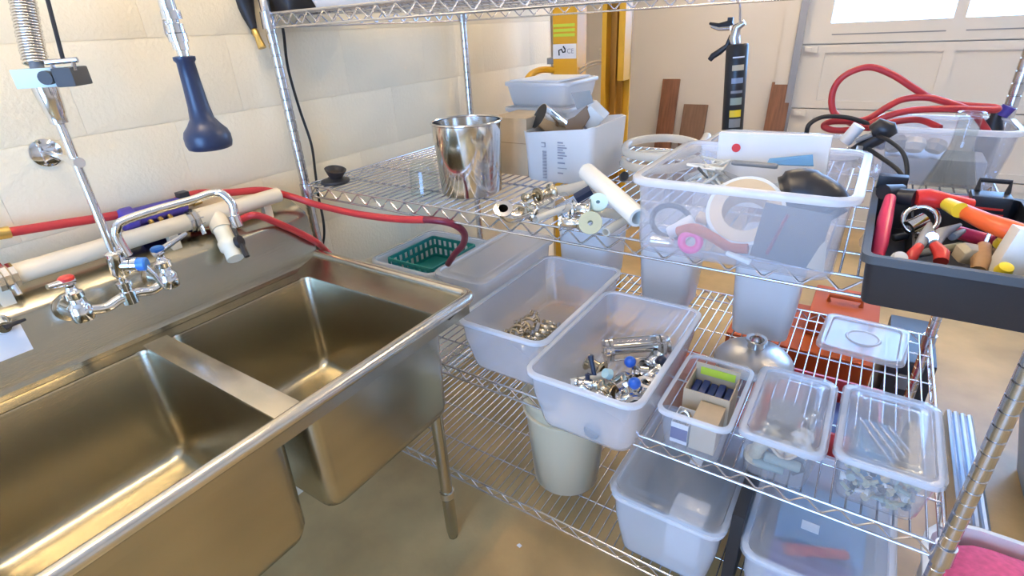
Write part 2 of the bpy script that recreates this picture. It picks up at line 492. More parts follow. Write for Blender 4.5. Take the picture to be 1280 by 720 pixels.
# rolled rim: front and both ends in one bent tube
rr = .0155; path = [(.045, SY1, ZR), (XF-.03, SY1, ZR)]
for i in range(1, 6):
    a = pi/2-pi/2*i/6; path.append((XF-.03+.03*math.cos(a), SY1-.03+.03*math.sin(a), ZR))
path += [(XF, SY1-.03, ZR), (XF, SY0+.03, ZR)]
for i in range(1, 6):
    a = -pi/2*i/6; path.append((XF-.03+.03*math.cos(a), SY0+.03+.03*math.sin(a), ZR))
path += [(XF-.03, SY0, ZR), (.045, SY0, ZR)]
part('rolled_rim', MB().tube(path, rr, 16), 'steel_rim', sk, smooth=60)
part('apron', MB().box(XF-.012, XF-.009, oY0, oY1, DK-.03, ZR-.004).box(.06, XF-.01, SY1-.010, SY1-.007, DK-.03, ZR-.004), 'steel', sk)
def bowl(b, zb=.595):
    x0, x1, y0, y1 = b; mb = MB()
    def lp(i, z, r): return rrect(x0+i, x1-i, y0+i, y1-i, z, r, 4)
    loops = [lp(0, DK, R), lp(.003, DK-.008, R), lp(.004, zb+.05, R), lp(.012, zb+.022, R), lp(.028, zb+.006, R), lp(.055, zb, .03), lp(.15, zb-.006, .03)]
    mb.loft(loops, cap0=False)
    o = .003
    out = [rrect(x0-o, x1+o, y0-o, y1+o, DK-.002, R), rrect(x0+.001, x1-.001, y0+.001, y1-.001, zb+.05, R+o),
           rrect(x0+.009, x1-.009, y0+.009, y1-.009, zb+.020, R+o), rrect(x0+.026, x1-.026, y0+.026, y1-.026, zb+.002, R), rrect(x0+.055, x1-.055, y0+.055, y1-.055, zb-.004, .03), rrect(x0+.15, x1-.15, y0+.15, y1-.15, zb-.010, .03)]
    mb.loft(out, cap0=False)
    bo = part('bowl', mb, 'steel', sk, smooth=50)
    cx, cy = (x0+x1)/2, (y0+y1)/2
    part('drain', MB().lathe([(.0, zb-.0075), (.028, zb-.0070), (.036, zb-.0045), (.045, zb-.0035), (.047, zb-.0055)], 24, loc=(cx, cy, 0)), 'chrome', bo)
    part('drain_pipe', MB().tube([(cx, cy, zb-.012), (cx, cy, zb-.20)], .024, 14), 'steel', bo)
for b in bowls: bowl(b)
# bright strip lying over the divider
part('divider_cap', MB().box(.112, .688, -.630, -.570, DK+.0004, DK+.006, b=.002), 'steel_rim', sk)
# backsplash: profile (x,z) swept along y
bp_ = [(.075, DK+.001), (.060, DK+.006), (.054, DK+.02), (.050, 1.075), (.044, 1.088), (-.035, 1.128), (-.055, 1.130), (-.055, .93), (.04, .905), (.07, DK-.003)]
mb = MB().loft([[(x, y, zz) for x, zz in bp_] for y in (SY0+.004, SY1-.002)])
part('backsplash', mb, 'steel', sk, smooth=40)
for lx, ly in ((.575, -.125), (.575, -1.12), (.10, -.125), (.10, -1.12)):
    lg = part('leg', MB().tube([(lx, ly, .03), (lx, ly, .62 if lx > .3 else .9)], .0195, 16), 'steel', sk, smooth=60)
    part('collar', MB().lathe([(.0197, .195), (.0245, .197), (.0245, .222), (.0197, .224)], 18, loc=(lx, ly, 0), closed=True), 'steel_rim', lg)
    part('foot', MB().lathe([(.013, 0), (.016, .004), (.0205, .05), (.0208, .19), (.0197, .19)], 18, loc=(lx, ly, 0)), 'steel', lg)
    part('leg_socket', MB().lathe([(.0197, .55), (.026, .55), (.030, .60), (.030, .615), (.0197, .615)], 18, loc=(lx, ly, 0), closed=True), 'steel', lg)

# ================================================================== FAUCET with pre-rinse
FX, FY, FZ = .135, -.617, 1.10
fc = thing('pre_rinse_faucet', 'chrome wall faucet with riser, spring hose and blue spray handle over the sink', 'faucet', (.05, FY, 1.04))
VZ = 1.075
hot = Vector((.115, -.712, VZ)); cold = Vector((.115, -.522, VZ)); mid_ = Vector((.12, FY, VZ-.012))
mb = MB().tube(cat_rom([hot+Vector((0, .012, -.012)), hot+Vector((.004, .045, -.02)), mid_+Vector((0, -.02, 0)), mid_, mid_+Vector((0, .02, 0)), cold+Vector((.004, -.045, -.02)), cold+Vector((0, -.012, -.012))], 6), .0115, 12)
mb.lathe([(.013, -.02), (.017, -.018), (.017, .012), (.013, .014), (.013, .022), (.016, .024), (.016, .036), (.010, .038)], 12, loc=mid_)
mb.tube([mid_, mid_+Vector((0, 0, .09))], .0085, 12)
part('mixing_body', mb, 'chrome', fc, smooth=50)
for v, cap, nm in ((hot, 'red_cap', 'hot'), (cold, 'blue_cap', 'cold')):
    mb = MB().tube([(.052, v.y, v.z-.012), (.075, v.y, v.z-.012), (v.x, v.y, v.z-.012)], [.028, .022, .018], 18)
    mb.lathe([(.012, -.032), (.020, -.030), (.022, -.022), (.022, .004), (.017, .010), (.014, .014), (.014, .024), (.019, .026), (.019, .038), (.012, .042), (.009, .056), (.012, .060)], 16, loc=v)
    vb = part('valve_body', mb, 'chrome', fc, smooth=50)
    part('escutcheon', MB().tube([(.0505, v.y, v.z-.012), (.054, v.y, v.z-.012), (.060, v.y, v.z-.012)], [.034, .034, .022], 20), 'brass_steel', vb)
    d = Vector((.25, -.9, .15)).normalized() if nm == 'hot' else Vector((-.2, .95, .2)).normalized()
    hp = v+Vector((0, 0, .064))
    lv = part('lever', MB().tube([hp-d*.012, hp+d*.02, hp+d*(.04 if nm == 'hot' else .085)], [.010, .008, .0055], 10), 'chrome', vb, smooth=60)
    part('index_cap', MB().lathe([(.0155, 0), (.0155, .006), (.012, .009), (0, .0095)], 16, loc=hp+Vector((0, 0, .004))), cap, lv)
# add-on faucet body at mid-height with its own blue index and swing spout
jz = 1.145; J = Vector((FX, FY, jz))
mb = MB().tube([J+Vector((0, 0, -.03)), J+Vector((0, 0, -.02)), J+Vector((0, 0, .03)), J+Vector((0, 0, .035))], [.012, .019, .019, .012], 16)
out = Vector((.62, .55, -.05)).normalized()
mb.tube([J, J+out*.028], .016, 14).tube([J+out*.028, J+out*.03, J+out*.042, J+out*.044], [.012, .017, .017, .012], 12)
ab = part('spout_valve', mb, 'chrome', fc, smooth=50)
hl = J+out*.05
part('lever', MB().tube([hl, hl+Vector((.01, .012, -.03)), hl+Vector((.016, .018, -.062))], [.009, .006, .005], 10), 'chrome', ab, smooth=60)
part('index_cap', MB().tube([hl-out*.010, hl+out*.008, hl+out*.011], [.0155, .0155, .012], 16), 'blue_cap', ab)
sp0 = J+Vector((.018, .020, .02))
sp = [sp0, P(147, 296, x=.15), P(146, 285, x=.152), P(155, 276, x=.155), P(200, 261, x=.17), P(240, 250, x=.19), P(263, 242, x=.205), P(277, 242, x=.22), P(290, 255, x=.235), P(293, 272, x=.24)]
part('swing_spout', MB().tube(cat_rom(sp, 6), .0098, 12), 'chrome', fc, smooth=60)
q = P(293, 272, x=.24)
part('aerator', MB().tube([q+Vector((0, 0, .008)), q+Vector((0, 0, .006)), q+Vector((.001, .001, -.022)), q+Vector((.001, .001, -.024))], [.0105, .0135, .0135, .011], 16), 'chrome', fc)
# riser
ZTOP = 1.465
part('riser_pipe', MB().tube([J+Vector((0, 0, .03)), (FX, FY, ZTOP)], .0088, 14), 'chrome', fc, smooth=60)
fl = P(62, 190, x=XL+.002)
wz = 1.383
mb = MB().tube([(XL+.0012, FY+.01, wz), (XL+.006, FY+.01, wz), (XL+.012, FY+.01, wz)], [.031, .031, .018], 22)
mb.tube([(XL+.01, FY+.01, wz), (FX-.01, FY+.002, wz-.002)], .0065, 12).tube([(FX-.03, FY+.003, wz-.002), (FX+.022, FY-.001, wz-.002)], .0105, 14)
part('wall_bracket', mb, 'chrome', fc, smooth=50)
mb = MB().lathe([(.010, 0), (.016, .002), (.016, .018), (.018, .022), (.0215, .065), (.0215, .10), (.012, .104)], 18, loc=(FX, FY, ZTOP-.008))
part('hose_nipple', mb, 'polished', fc)
# overhead hose: spring on the riser side, bare fittings on the spray side
SPX = Vector((.555, -.548, 0))
hp = [Vector((FX, FY, ZTOP+.03)), Vector((FX, FY, ZTOP+.09)), P(36, 40, x=FX-.012), P(20, -30, x=FX-.02), Vector((FX-.02, FY+.02, 1.80)), Vector((FX+.05, FY+.03, 1.95)), Vector((.33, -.58, 2.02)), Vector((.50, -.55, 1.92)), Vector((.55, -.548, 1.76)), Vector((.553, -.548, 1.665))]
hc = cat_rom(hp, 14)
part('rubber_hose', MB().tube(hc, .0115, 10), 'mid_grey', fc, smooth=60)
hel = []; acc = 0; T0 = None; nrm = None
SPR = .0195; pitch = .0052; sub = 10
dense = []
for i in range(len(hc)-1):
    n = max(1, int((hc[i+1]-hc[i]).length/(pitch/sub)))
    for k in range(n): dense.append(hc[i].lerp(hc[i+1], k/n))
nrm = Vector((1, 0, 0)); s_ = 0
total = sum((dense[i+1]-dense[i]).length for i in range(len(dense)-1))
for i in range(len(dense)-1):
    t = (dense[min(i+6, len(dense)-1)]-dense[max(i-6, 0)]).normalized()
    nrm = (nrm-t*nrm.dot(t)).normalized(); bi = t.cross(nrm)
    s_ += (dense[i+1]-dense[i]).length
    if s_ > total-.12: break
    if s_ < .075: continue
    a = 2*pi*s_/pitch; hel.append(dense[i]+(nrm*math.cos(a)+bi*math.sin(a))*SPR)
part('hose_spring', MB().tube(hel, .0023, 6), 'polished', fc, smooth=80)
# holder clamp on the spring
Hc = Vector((FX, FY, 1.545))
Ho = Vector((.70, .69, 0)).normalized(); Hs = Vector((-Ho.y, Ho.x, 0))
MH = Matrix((( Ho.x, Hs.x, 0, Hc.x), (Ho.y, Hs.y, 0, Hc.y), (0, 0, 1, Hc.z), (0, 0, 0, 1)))
hb = part('holder_bracket', MB().box(-.030, .060, -.0295, -.0245, -.017, .017, M=MH, b=.002).box(-.030, .060, .0245, .0295, -.017, .017, M=MH, b=.002).box(-.032, -.026, -.0295, .0295, -.017, .017, M=MH, b=.002), 'mint', fc)
part('holder_knob', MB().tube([MH @ Vector((.030, -.044, 0)), MH @ Vector((.030, .04, 0))], .0125, 14).box(.044, .078, -.045, .02, -.018, .016, M=MH, b=.004), 'dark_grey', hb)
part('holder_bar', MB().tube([MH @ Vector((.036, -.032, .026)), MH @ Vector((.090, -.032, .028))], .005, 10).tube([MH @ Vector((.044, -.032, .026)), MH @ Vector((.044, -.030, .010))], .004, 8).tube([MH @ Vector((.082, -.032, .027)), MH @ Vector((.078, -.030, .010))], .004, 8), 'zinc', hb)
a = MH @ Vector((.066, -.032, .028))
part('hook_rod', MB().tube([a, a+Vector((0, .012, .10)), a+Vector((.0, .03, .30))], .0038, 8), 'black_rubber', hb)
# spray valve
SP = Vector((.555, -.548, 0))
mb = MB().tube(cat_rom([(.553, -.548, 1.665), (.553, -.549, 1.645), (.554, -.548, 1.625)], 3), .0115, 12)
for zz, rr_ in ((1.632, .0145), (1.613, .013), (1.600, .0145), (1.588, .012)):
    mb.lathe([(.008, -.008), (rr_, -.007), (rr_, .005), (.008, .007)], 10, loc=(SP.x, SP.y, zz))
mb.tube([(SP.x, SP.y, 1.635), (SP.x, SP.y, 1.565)], .0085, 12)
mb.tube([(SP.x-.012, SP.y-.006, 1.640), (SP.x-.019, SP.y-.008, 1.606), (SP.x-.010, SP.y-.004, 1.588)], .0028, 6)
sv = part('spray_fitting', mb, 'chrome', fc, smooth=50)
mb = MB().lathe([(.012, 1.572), (.0165, 1.571), (.0165, 1.566), (.0135, 1.562), (.0145, 1.53), (.0165, 1.495), (.019, 1.475), (.026, 1.464), (.034, 1.455), (.037, 1.446), (.037, 1.434), (.0345, 1.426), (.030, 1.424), (0, 1.4235)], 24, loc=(SP.x, SP.y, 0))
part('spray_handle', mb, 'navy_plastic', fc, smooth=50)

# ================================================================== PIPE, HOSES, PUMP on the backsplash
PX, PZ = .012, 1.158
pv = thing('pvc_pipe', 'cream PVC pipe with tee and ball valve running along the backsplash top', 'pipe', (PX, -.5, 1.13))
PRr = .0225
tY = P(268, 268, x=PX).y
mb = MB().tube([(PX, -1.0, PZ), (PX, -.11, PZ)], PRr, 18)
part('pipe', mb, 'pvc', pv, smooth=60)
dv = (P(292, 318, x=.105)-Vector((PX, tY, PZ))).normalized()
T0 = Vector((PX, tY, PZ))
te = part('tee', MB().tube([(PX, tY-.05, PZ), (PX, tY+.05, PZ)], PRr+.005, 18).tube([T0, T0+dv*.052], PRr+.004, 18), 'pvc', pv, smooth=60)
bv = part('ball_valve', MB().tube([T0+dv*.050, T0+dv*.088, T0+dv*.094, T0+dv*.116, T0+dv*.122, T0+dv*.150], [.0225, .0225, .027, .027, .021, .0225], 18), 'valve_pvc', pv, smooth=50)
side = (CR*.9+Vector((0, 0, .3))).normalized()
hc0 = T0+dv*.105+side*.03
part('valve_handle', MB().tube([T0+dv*.105, hc0], .009, 10).lathe([(.0, -.004), (.017, -.004), (.017, .008), (0, .009)], 16, M=frame_z(side), loc=hc0).tube([hc0+side*.004+dv*.01, hc0+side*.004+dv*.05], .0075, 8).tube([hc0+side*.004-dv*.01, hc0+side*.004-dv*.055], .006, 8), 'black_plastic', bv)
def hose_clamp(y, x=PX, z=PZ, r=PRr, nm='pipe_union', pr_=None):
    mb = MB()
    for dy, rr_ in ((-.016, r+.006), (-.004, r+.010), (.010, r+.005)):
        mb.tube([(x, y+dy-.005, z), (x, y+dy+.005, z)], rr_, 10)
    mb.tube([(x+r, y, z-.012), (x+r+.012, y, z-.035)], .006, 8)
    return part(nm, mb, 'polished', pr_ or pv)
hose_clamp(P(243, 276, x=PX).y); hose_clamp(P(8, 345, x=PX).y)
for yy in (-.80, -.44, -.16):
    part('pipe_stand', MB().box(PX-.010, PX+.010, yy-.012, yy+.012, 1.098, PZ-PRr+.003), 'pvc', pv)
# red hoses
h1 = [P(-60, 300, x=-.03), P(0, 292, x=-.03), P(70, 281, x=-.03), P(140, 270, x=-.03), Vector((-.033, -.42, 1.205)), Vector((-.03, -.33, 1.215)), P(285, 241, x=-.02), P(330, 238, x=-.005), P(365, 246, x=.025)+Vector((0, 0, 0)), P(400, 257, y=-.035), P(450, 268, y=-.035), P(500, 274, y=-.035), P(540, 275, y=-.03), P(566, 280, y=.0), P(580, 291, y=.05), P(579, 305, y=.1), P(568, 318, y=.13), P(560, 330, y=.155)]
rh = thing('red_hose', 'red rubber hose running behind the sink and along the shelf front', 'hose', P(290, 241, x=-.02))
c1 = cat_rom(h1, 8); k = int(len(c1)*.69)
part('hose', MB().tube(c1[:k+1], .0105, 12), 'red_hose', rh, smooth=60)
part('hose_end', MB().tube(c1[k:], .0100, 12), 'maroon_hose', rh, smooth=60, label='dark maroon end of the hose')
a, b = P(-6, 293, x=-.03), P(12, 290, x=-.03)
part('hose_ferrule', MB().tube([a, b], .0135, 14), 'gold', rh)
h2 = [Vector((-.020, -.375, 1.138)), Vector((.02, -.27, 1.124)), P(318, 269, x=.068), P(345, 278, x=.070), P(372, 290, x=.068), P(396, 303, x=.066), P(408, 314, y=.022), Vector((.07, .045, .84))]
single('red_hose', MB().tube(cat_rom(h2, 8), .0105, 12), 'red_hose', 'short red rubber hose dropping behind the sink end', 'hose', smooth=60)
# purple transfer pump lying behind the pipe
pp = thing('transfer_pump', 'purple cylindrical pump lying behind the cream pipe', 'pump', (-.02, -.45, 1.14))
a, b = P(150, 268, x=-.012), P(232, 252, x=-.012)
a = Vector((-.024, a.y, 1.198)); b = Vector((-.024, b.y, 1.196)); d = (b-a).normalized()
pb = part('body', MB().tube([a-d*.004, a, a+d*.01, a+d*.03, a+d*.034, b-d*.02, b], [.012, .026, .0305, .0305, .024, .024, .020], 18), 'purple', pp, smooth=50)
for t in (.35, .5, .65):
    part('screw', MB().tube([a.lerp(b, t)+Vector((.022, 0, -.012)), a.lerp(b, t)+Vector((.029, 0, -.016))], .006, 10), 'gold', pb)
part('clip', MB().box(-.034, -.006, b.y-.012, b.y+.014, 1.214, 1.232, b=.002), 'black_plastic', pp)
part('brass_nipple', MB().tube([b, b+d*.02, b+d*.022, b+d*.045], [.008, .008, .012, .010], 10), 'gold', pp)
part('foot', MB().box(-.036, -.012, a.y+.03, b.y-.03, 1.128, 1.176), 'purple', pp)
# drain lever with a tag, low on the backsplash at the left
dl = thing('tap_lever', 'small black lever tap on the backsplash with a white card hanging below', 'tap', (.06, -.79, 1.0))
c = P(4, 408, x=.075)
part('tap_body', MB().tube([(.0515, c.y, c.z), (.07, c.y, c.z), (.085, c.y, c.z)], [.02, .02, .012], 16), 'chrome', dl)
part('lever', MB().tube([c+Vector((.008, 0, 0)), P(16, 405, x=.085), P(32, 399, x=.085)], [.008, .005, .003], 8), 'black_plastic', dl)
part('card', MB().box(.062, .064, c.y-.05, c.y+.028, c.z-.075, c.z-.012), 'white_print', dl)

# ================================================================== BINS
def make_bin(name, label, x0, x1, y0, y1, z0, h, cat='bin', group=None, m='pp_bin', rim='pp_rim', taper=.022, fl=.010, r=.035, t=.0022, lid=None, rz=0, ribs=False, lid_tilt=0.0):
    """open-topped tapered box with a rolled rim; x0..y1 are the rim's outer limits"""
    cx, cy = (x0+x1)/2, (y0+y1)/2; w, d = (x1-x0)/2-fl, (y1-y0)/2-fl
    th = thing(name, label, cat, (cx, cy, z0), rz, group)
    def lp(i, z, rr): return rrect(-w+i, w-i, -d+i, d-i, z, max(rr, .006), 4)
    tp = taper
    outer = [lp(tp+.012, 0, r), lp(tp+.003, .004, r), lp(tp, .014, r), lp(.004, h*.62, r), lp(0, h-.006, r)]
    inner = [lp(t, h-.006, r-t), lp(.004+t, h*.62, r-t), lp(tp+t, .016, r-t), lp(tp+.005+t, .004+t, r-t), lp(tp+.014, t, r-t)]
    b = part('body', MB().loft(outer+inner), m, th, world=False, smooth=50)
    f = -fl
    ring = [lp(.0003, h-.011, r), lp(f+.002, h-.013, r+fl), lp(f, h-.011, r+fl), lp(f, h-.002, r+fl), lp(f+.002, h, r+fl), lp(t+.0015, h, r-t), lp(t+.0003, h-.003, r-t), lp(t+.0003, h-.006, r-t)]
    part('rim', MB().loft(ring, cap0=False, cap1=False), rim, th, world=False, smooth=50)
    if lid:
        mb = MB()
        Lp = lambda i, z, rr: rrect(-w-fl-.004+i, w+fl+.004-i, -d-fl-.004+i, d+fl+.004-i, z, max(rr, .006), 4)
        mb.loft([Lp(0, h-.010, r+fl), Lp(0, h+.003, r+fl), Lp(.003, h+.006, r+fl), Lp(.016, h+.006, r), Lp(.019, h+.001, r), Lp(.036, h+.001, r-.008), Lp(.040, h+.004, r-.010), Lp(.05, h+.004, r-.012)], cap0=False)
        M = Matrix.Translation((0, d, h)) @ Matrix.Rotation(lid_tilt, 4, 'X') @ Matrix.Translation((0, -d, -h))
        lo = part('lid', mb.xf(M), lid, th, world=False, smooth=40)
    return th

# ---------- lower shelf, front row
binB = make_bin('storage_bin', 'open frosted bin holding a heap of clamp rings', .572, .886, .0, .57, ZL, .178, group='frosted bins on the lower shelf')
binC = make_bin('storage_bin', 'open frosted bin of valves with blue ball handles, overhanging the shelf front', .892, 1.206, -.125, .405, ZL, .178, group='frosted bins on the lower shelf')
binA = make_bin('storage_bin', 'closed frosted bin between the clamp ring bin and the teal basket', .335, .556, .18, .67, ZL, .205, group='frosted bins on the lower shelf', lid='pp_milky', m='pp_milky', taper=.015)
binD = make_bin('storage_bin', 'small open frosted bin holding cardboard boxes with a yellow sticker', 1.213, 1.386, -.038, .243, ZL, .128, taper=.012, r=.022, fl=.007, group='small frosted bins on the lower shelf', m='pp_clear')
binE = make_bin('storage_bin', 'small lidded bin of mixed pipe fittings beside the cardboard box bin', 1.398, 1.566, -.022, .268, ZL, .128, taper=.012, r=.022, fl=.007, lid='pp_lid', group='small frosted bins on the lower shelf', m='pp_clear')
binF = make_bin('storage_bin', 'small lidded bin of bagged screws and tools at the shelf end post', 1.582, 1.768, .002, .282, ZL, .128, taper=.012, r=.022, fl=.007, lid='pp_lid', group='small frosted bins on the lower shelf', m='pp_clear')
# white bin with the teal basket in it
binW = make_bin('storage_bin', 'open white bin beside the block wall holding the teal basket', -.032, .300, .215, .60, ZL, .172, m='tub_white', group='frosted bins on the lower shelf')
bk = thing('mesh_basket', 'teal plastic mesh basket inside the white bin', 'basket', (.135, .41, ZL+.075))
BW, BD, BHt = .115, .135, .085
mb = MB()
def strip(a, b, z0, z1, n):
    a = Vector(a); b = Vector(b); u = (b-a)/n; nn = Vector((-(b-a).y, (b-a).x, 0)).normalized()*.0035
    for i in range(n):
        p0 = a+u*(i+.0); p1 = a+u*(i+.42)
        mb.add([p0+Vector((0, 0, z0)), p1+Vector((0, 0, z0)), p1+Vector((0, 0, z1)), p0+Vector((0, 0, z1)), p0+nn+Vector((0, 0, z0)), p1+nn+Vector((0, 0, z0)), p1+nn+Vector((0, 0, z1)), p0+nn+Vector((0, 0, z1))],
               [(0, 3, 2, 1), (4, 5, 6, 7), (0, 1, 5, 4), (1, 2, 6, 5), (2, 3, 7, 6), (3, 0, 4, 7)])
cor = [(-BW, -BD, 0), (BW, -BD, 0), (BW, BD, 0), (-BW, BD, 0)]
for i in range(4): strip(cor[i], cor[(i+1) % 4], .0, BHt, 9 if i % 2 else 8)
part('side_slats', mb, 'teal', bk, world=False)
mb = MB()
for z in (0.0, BHt*.5, BHt-.004): mb.loft([rrect(-BW-.003, BW+.003, -BD-.003, BD+.003, z, .012), rrect(-BW-.003, BW+.003, -BD-.003, BD+.003, z+.012, .012), rrect(-BW+.004, BW-.004, -BD+.004, BD-.004, z+.012, .010), rrect(-BW+.004, BW-.004, -BD+.004, BD-.004, z, .010), rrect(-BW-.003, BW+.003, -BD-.003, BD+.003, z, .012)], cap0=False, cap1=False)
part('bands', mb, 'teal', bk, world=False)
part('base', MB().box(-BW, BW, -BD, BD, -.002, .002), 'teal', bk, world=False)
single('folded_cloth', MB().loft([rrect(.045, .225, .29, .53, ZL+.006, .03), rrect(.035, .235, .28, .54, ZL+.03, .03), rrect(.04, .23, .285, .535, ZL+.065, .03), rrect(.06, .21, .31, .51, ZL+.071, .03)]), 'white_plastic', 'folded white cloth under the teal basket', 'cloth')

# ---------- clamp rings heaped in bin B
def clamp_ring(R=.030):
    t = thing('clamp_ring', 'steel clamp ring in the heap inside the frosted bin', 'clamp', (0, 0, 0), group='clamp rings in the bin')
    pts = [(R*math.cos(a), R*math.sin(a), 0) for a in [.25+i*(2*pi-.5)/26 for i in range(27)]]
    mb = MB()
    prof_ = [(-.003, -.006), (.003, -.006), (.0045, 0), (.003, .006), (-.003, .006), (-.001, 0)]
    loops = []
    for i in range(27):
        a = .25+i*(2*pi-.5)/26
        loops.append([((R+dx)*math.cos(a), (R+dx)*math.sin(a), dz) for dx, dz in prof_])
    mb.loft(loops)
    part('band', mb, 'brass_steel', t, world=False, smooth=50)
    part('lug', MB().box(R-.004, R+.014, -.011, -.005, -.005, .005, b=.001).box(R-.004, R+.014, .005, .011, -.005, .005, b=.001), 'brass_steel', t, world=False)
    part('bolt', MB().tube([(R+.008, -.018, 0), (R+.008, .020, 0)], .0026, 8).box(R+.002, R+.014, .012, .018, -.009, .009, b=.001), 'polished', t, world=False)
    return t
proto = clamp_ring()
zb0 = ZL+.0035
spots = []
rnd = random.Random(3)
for row in range(3):
    th_ = (.62, .70, .58)[row]; sgn = (1, -1, 1)[row]
    for k in range(7):
        yw = rnd.uniform(.5, 2.6); th = th_+rnd.uniform(-.03, .03)
        Rm = Matrix.Rotation(th*sgn, 4, 'X') @ Matrix.Rotation(yw*sgn, 4, 'Z')
        x = .655+.073*row+rnd.uniform(-.004, .004); y = (.130, .150, .120)[row]+.0290*k
        spots.append((Vector((x, y, zb0+.038*math.sin(th)+.009)), tuple(Rm.to_euler())))
for i, (l, r_) in enumerate(spots):
    if i == 0: proto.location = l; proto.rotation_euler = r_
    else: dup(proto, l, r_)

# ---------- fittings
def ferrule_profile(L_, r, fr=None):
    fr = fr or r*1.75
    return [(r, 0.0), (fr, .0), (fr, .0035), (r*1.25, .008), (r*1.05, .012), (r*1.05, L_-.012), (r*1.25, L_-.008), (fr, L_-.0035), (fr, L_), (r, L_), (r*.88, L_-.002), (r*.88, .002)]
def spool(label, a, d, L_, r, m='polished', name='steel_spool', cat='fitting', group=None, fr=None):
    a = Vector(a)
    mb = MB().lathe(ferrule_profile(L_, r, fr), 20, M=frame_z(d), loc=a, closed=True)
    return single(name, mb, m, label, cat, group)
def elbow(label, pts, r, m='polished', name='pipe_elbow', fr=None, cat='fitting'):
    pts = [Vector(p) for p in pts]; c = cat_rom(pts, 8)
    t = thing(name, label, cat, min(pts, key=lambda q: q.z))
    part('bend', MB().tube(c, r, 16, caps=False).tube(c, r*.86, 16, caps=False), m, t, smooth=60)
    fr = fr or r*1.7
    for p, d in ((c[0], c[0]-c[1]), (c[-1], c[-1]-c[-2])):
        part('flange', MB().lathe([(r*.86, -.004), (fr, -.0035), (fr, .0015), (r*.86, .002)], 20, M=frame_z(d), loc=p, closed=True), m, t)
    return t
def bung(label, loc, d, r0, r1, h, hole, m, name='rubber_bung'):
    mb = MB().lathe([(hole, 0), (r0-.001, 0), (r0, .001), (r1, h-.001), (r1-.001, h), (hole, h)], 24, M=frame_z(d), loc=loc, closed=True)
    return single(name, mb, m, label, 'stopper')
def tubing(label, pts, r, m='tubing', name='silicone_tube', n=8, cat='tube', hollow=True, sm=6):
    c = cat_rom(pts, sm)
    mb = MB().tube(c, r, 12, caps=not hollow)
    if hollow:
        mb.tube(c, r*.72, 12, caps=False)
        for p, d in ((c[0], c[0]-c[1]), (c[-1], c[-1]-c[-2])):
            mb.lathe([(r*.72, 0), (r, 0), (r, .0006), (r*.72, .0006)], 12, M=frame_z(d), loc=p, closed=True)
    return single(name, mb, m, label, cat, smooth=60)
def ball_valve(label, loc, d, hd, hl, r=.017, knob='blue_plastic', lever=False):
    """short valve body along d with a handle leaving along hd, ending in a ball"""
    loc = Vector(loc); d = Vector(d).normalized(); hd = Vector(hd).normalized()
    t = thing('valve', label, 'valve', loc)
    part('body', MB().lathe([(r, 0), (r*1.7, 0), (r*1.7, .004), (r*1.1, .010), (r*1.1, .02), (r*1.45, .024), (r*1.45, .046), (r*1.1, .05), (r*1.1, .06), (r*1.7, .066), (r*1.7, .07), (r, .07), (r*.85, .068), (r*.85, .002)], 20, M=frame_z(d), loc=loc-d*.035, closed=True), 'polished', t)
    if lever:
        q = loc+hd*.03
        hn = part('lever', MB().tube([loc, q], .007, 10).tube([q, q+d*.02, q+hd*.055+d*.012], [.006, .007, .008], 8), 'navy_plastic', t)
    else:
        hn = part('handle', MB().tube([loc+hd*.01, loc+hd*hl], [.0065, .0042], 10), 'polished', t)
        part('ball', MB().lathe([(.0005+.0165*math.sin(pi*i/10), -.0165*math.cos(pi*i/10)) for i in range(11)], 18, loc=loc+hd*(hl+.010)), knob, hn, smooth=80)
    return t

# ---------- contents of bin C
zc0 = ZL+.004
def PC(px, py, dz=.03): return P(px, py, z=zc0+dz)
sg = thing('sight_glass', 'steel and glass sight cylinder lying in the valve bin', 'sight glass', PC(790, 440, .06))
a, b = PC(757, 438, .06), PC(826, 432, .06); b.z = a.z; d = (b-a).normalized()
part('glass_tube', MB().tube([a, b], .030, 22, caps=False), 'glass', sg, smooth=60)
part('core', MB().tube([a+d*.012, b-d*.012], .017, 16), 'polished', sg, smooth=60)
for q, s_ in ((a, 1), (a+d*.014, 1), (b, 1), (b-d*.016, 1)):
    part('end_flange', MB().lathe([(.016, -.004), (.037, -.004), (.037, .005), (.016, .005)], 24, M=frame_z(d), loc=q, closed=True), 'polished', sg)
part('end_ferrule', MB().tube([b, b+d*.012, b+d*.014, b+d*.022, b+d*.024], [.022, .018, .018, .029, .029], 18), 'polished', sg)
side_ = d.cross(Vector((0, 0, 1))).normalized()
for k in range(4):
    an = pi/4+k*pi/2; o_ = side_*math.cos(an)*.033+Vector((0, 0, 1))*math.sin(an)*.033
    part('tie_rod', MB().tube([a+o_-d*.006, b+o_+d*.006], .003, 8), 'polished', sg)
ball_valve('steel valve with a blue ball handle beside the sight cylinder', PC(805, 468, .035), (1, .4, 0), P(783, 448, z=zc0+.09)-PC(805, 468, .035), .05)
ball_valve('steel valve with a blue ball handle at the bin front, handle upright', PC(790, 496, .03), (.6, -.9, 0), P(793, 480, z=zc0+.075)-PC(790, 496, .03), .038)
ball_valve('steel valve with a navy ball handle against the bin side', PC(815, 455, .035), (.2, 1, 0), P(832, 450, z=zc0+.06)-PC(815, 455, .035), .022, knob='navy_plastic')
ball_valve('small brass toned valve with a flat navy lever in the valve bin', PC(735, 480, .022), (.95, .3, 0), Vector((-.2, .25, .9)), .03, r=.011, lever=True)
spool('short bronze toned steel spool in front of the sight cylinder', PC(735, 452, .035), PC(752, 462, .03)-PC(735, 452, .035), .055, .015, 'brass_steel')
spool('steel spool lying crosswise between the blue balls', PC(800, 475, .05), PC(825, 462, .05)-PC(800, 475, .05), .075, .012)
spool('steel spool standing on end near the bin front corner', PC(803, 500, .012), (.1, .1, 1), .06, .016)
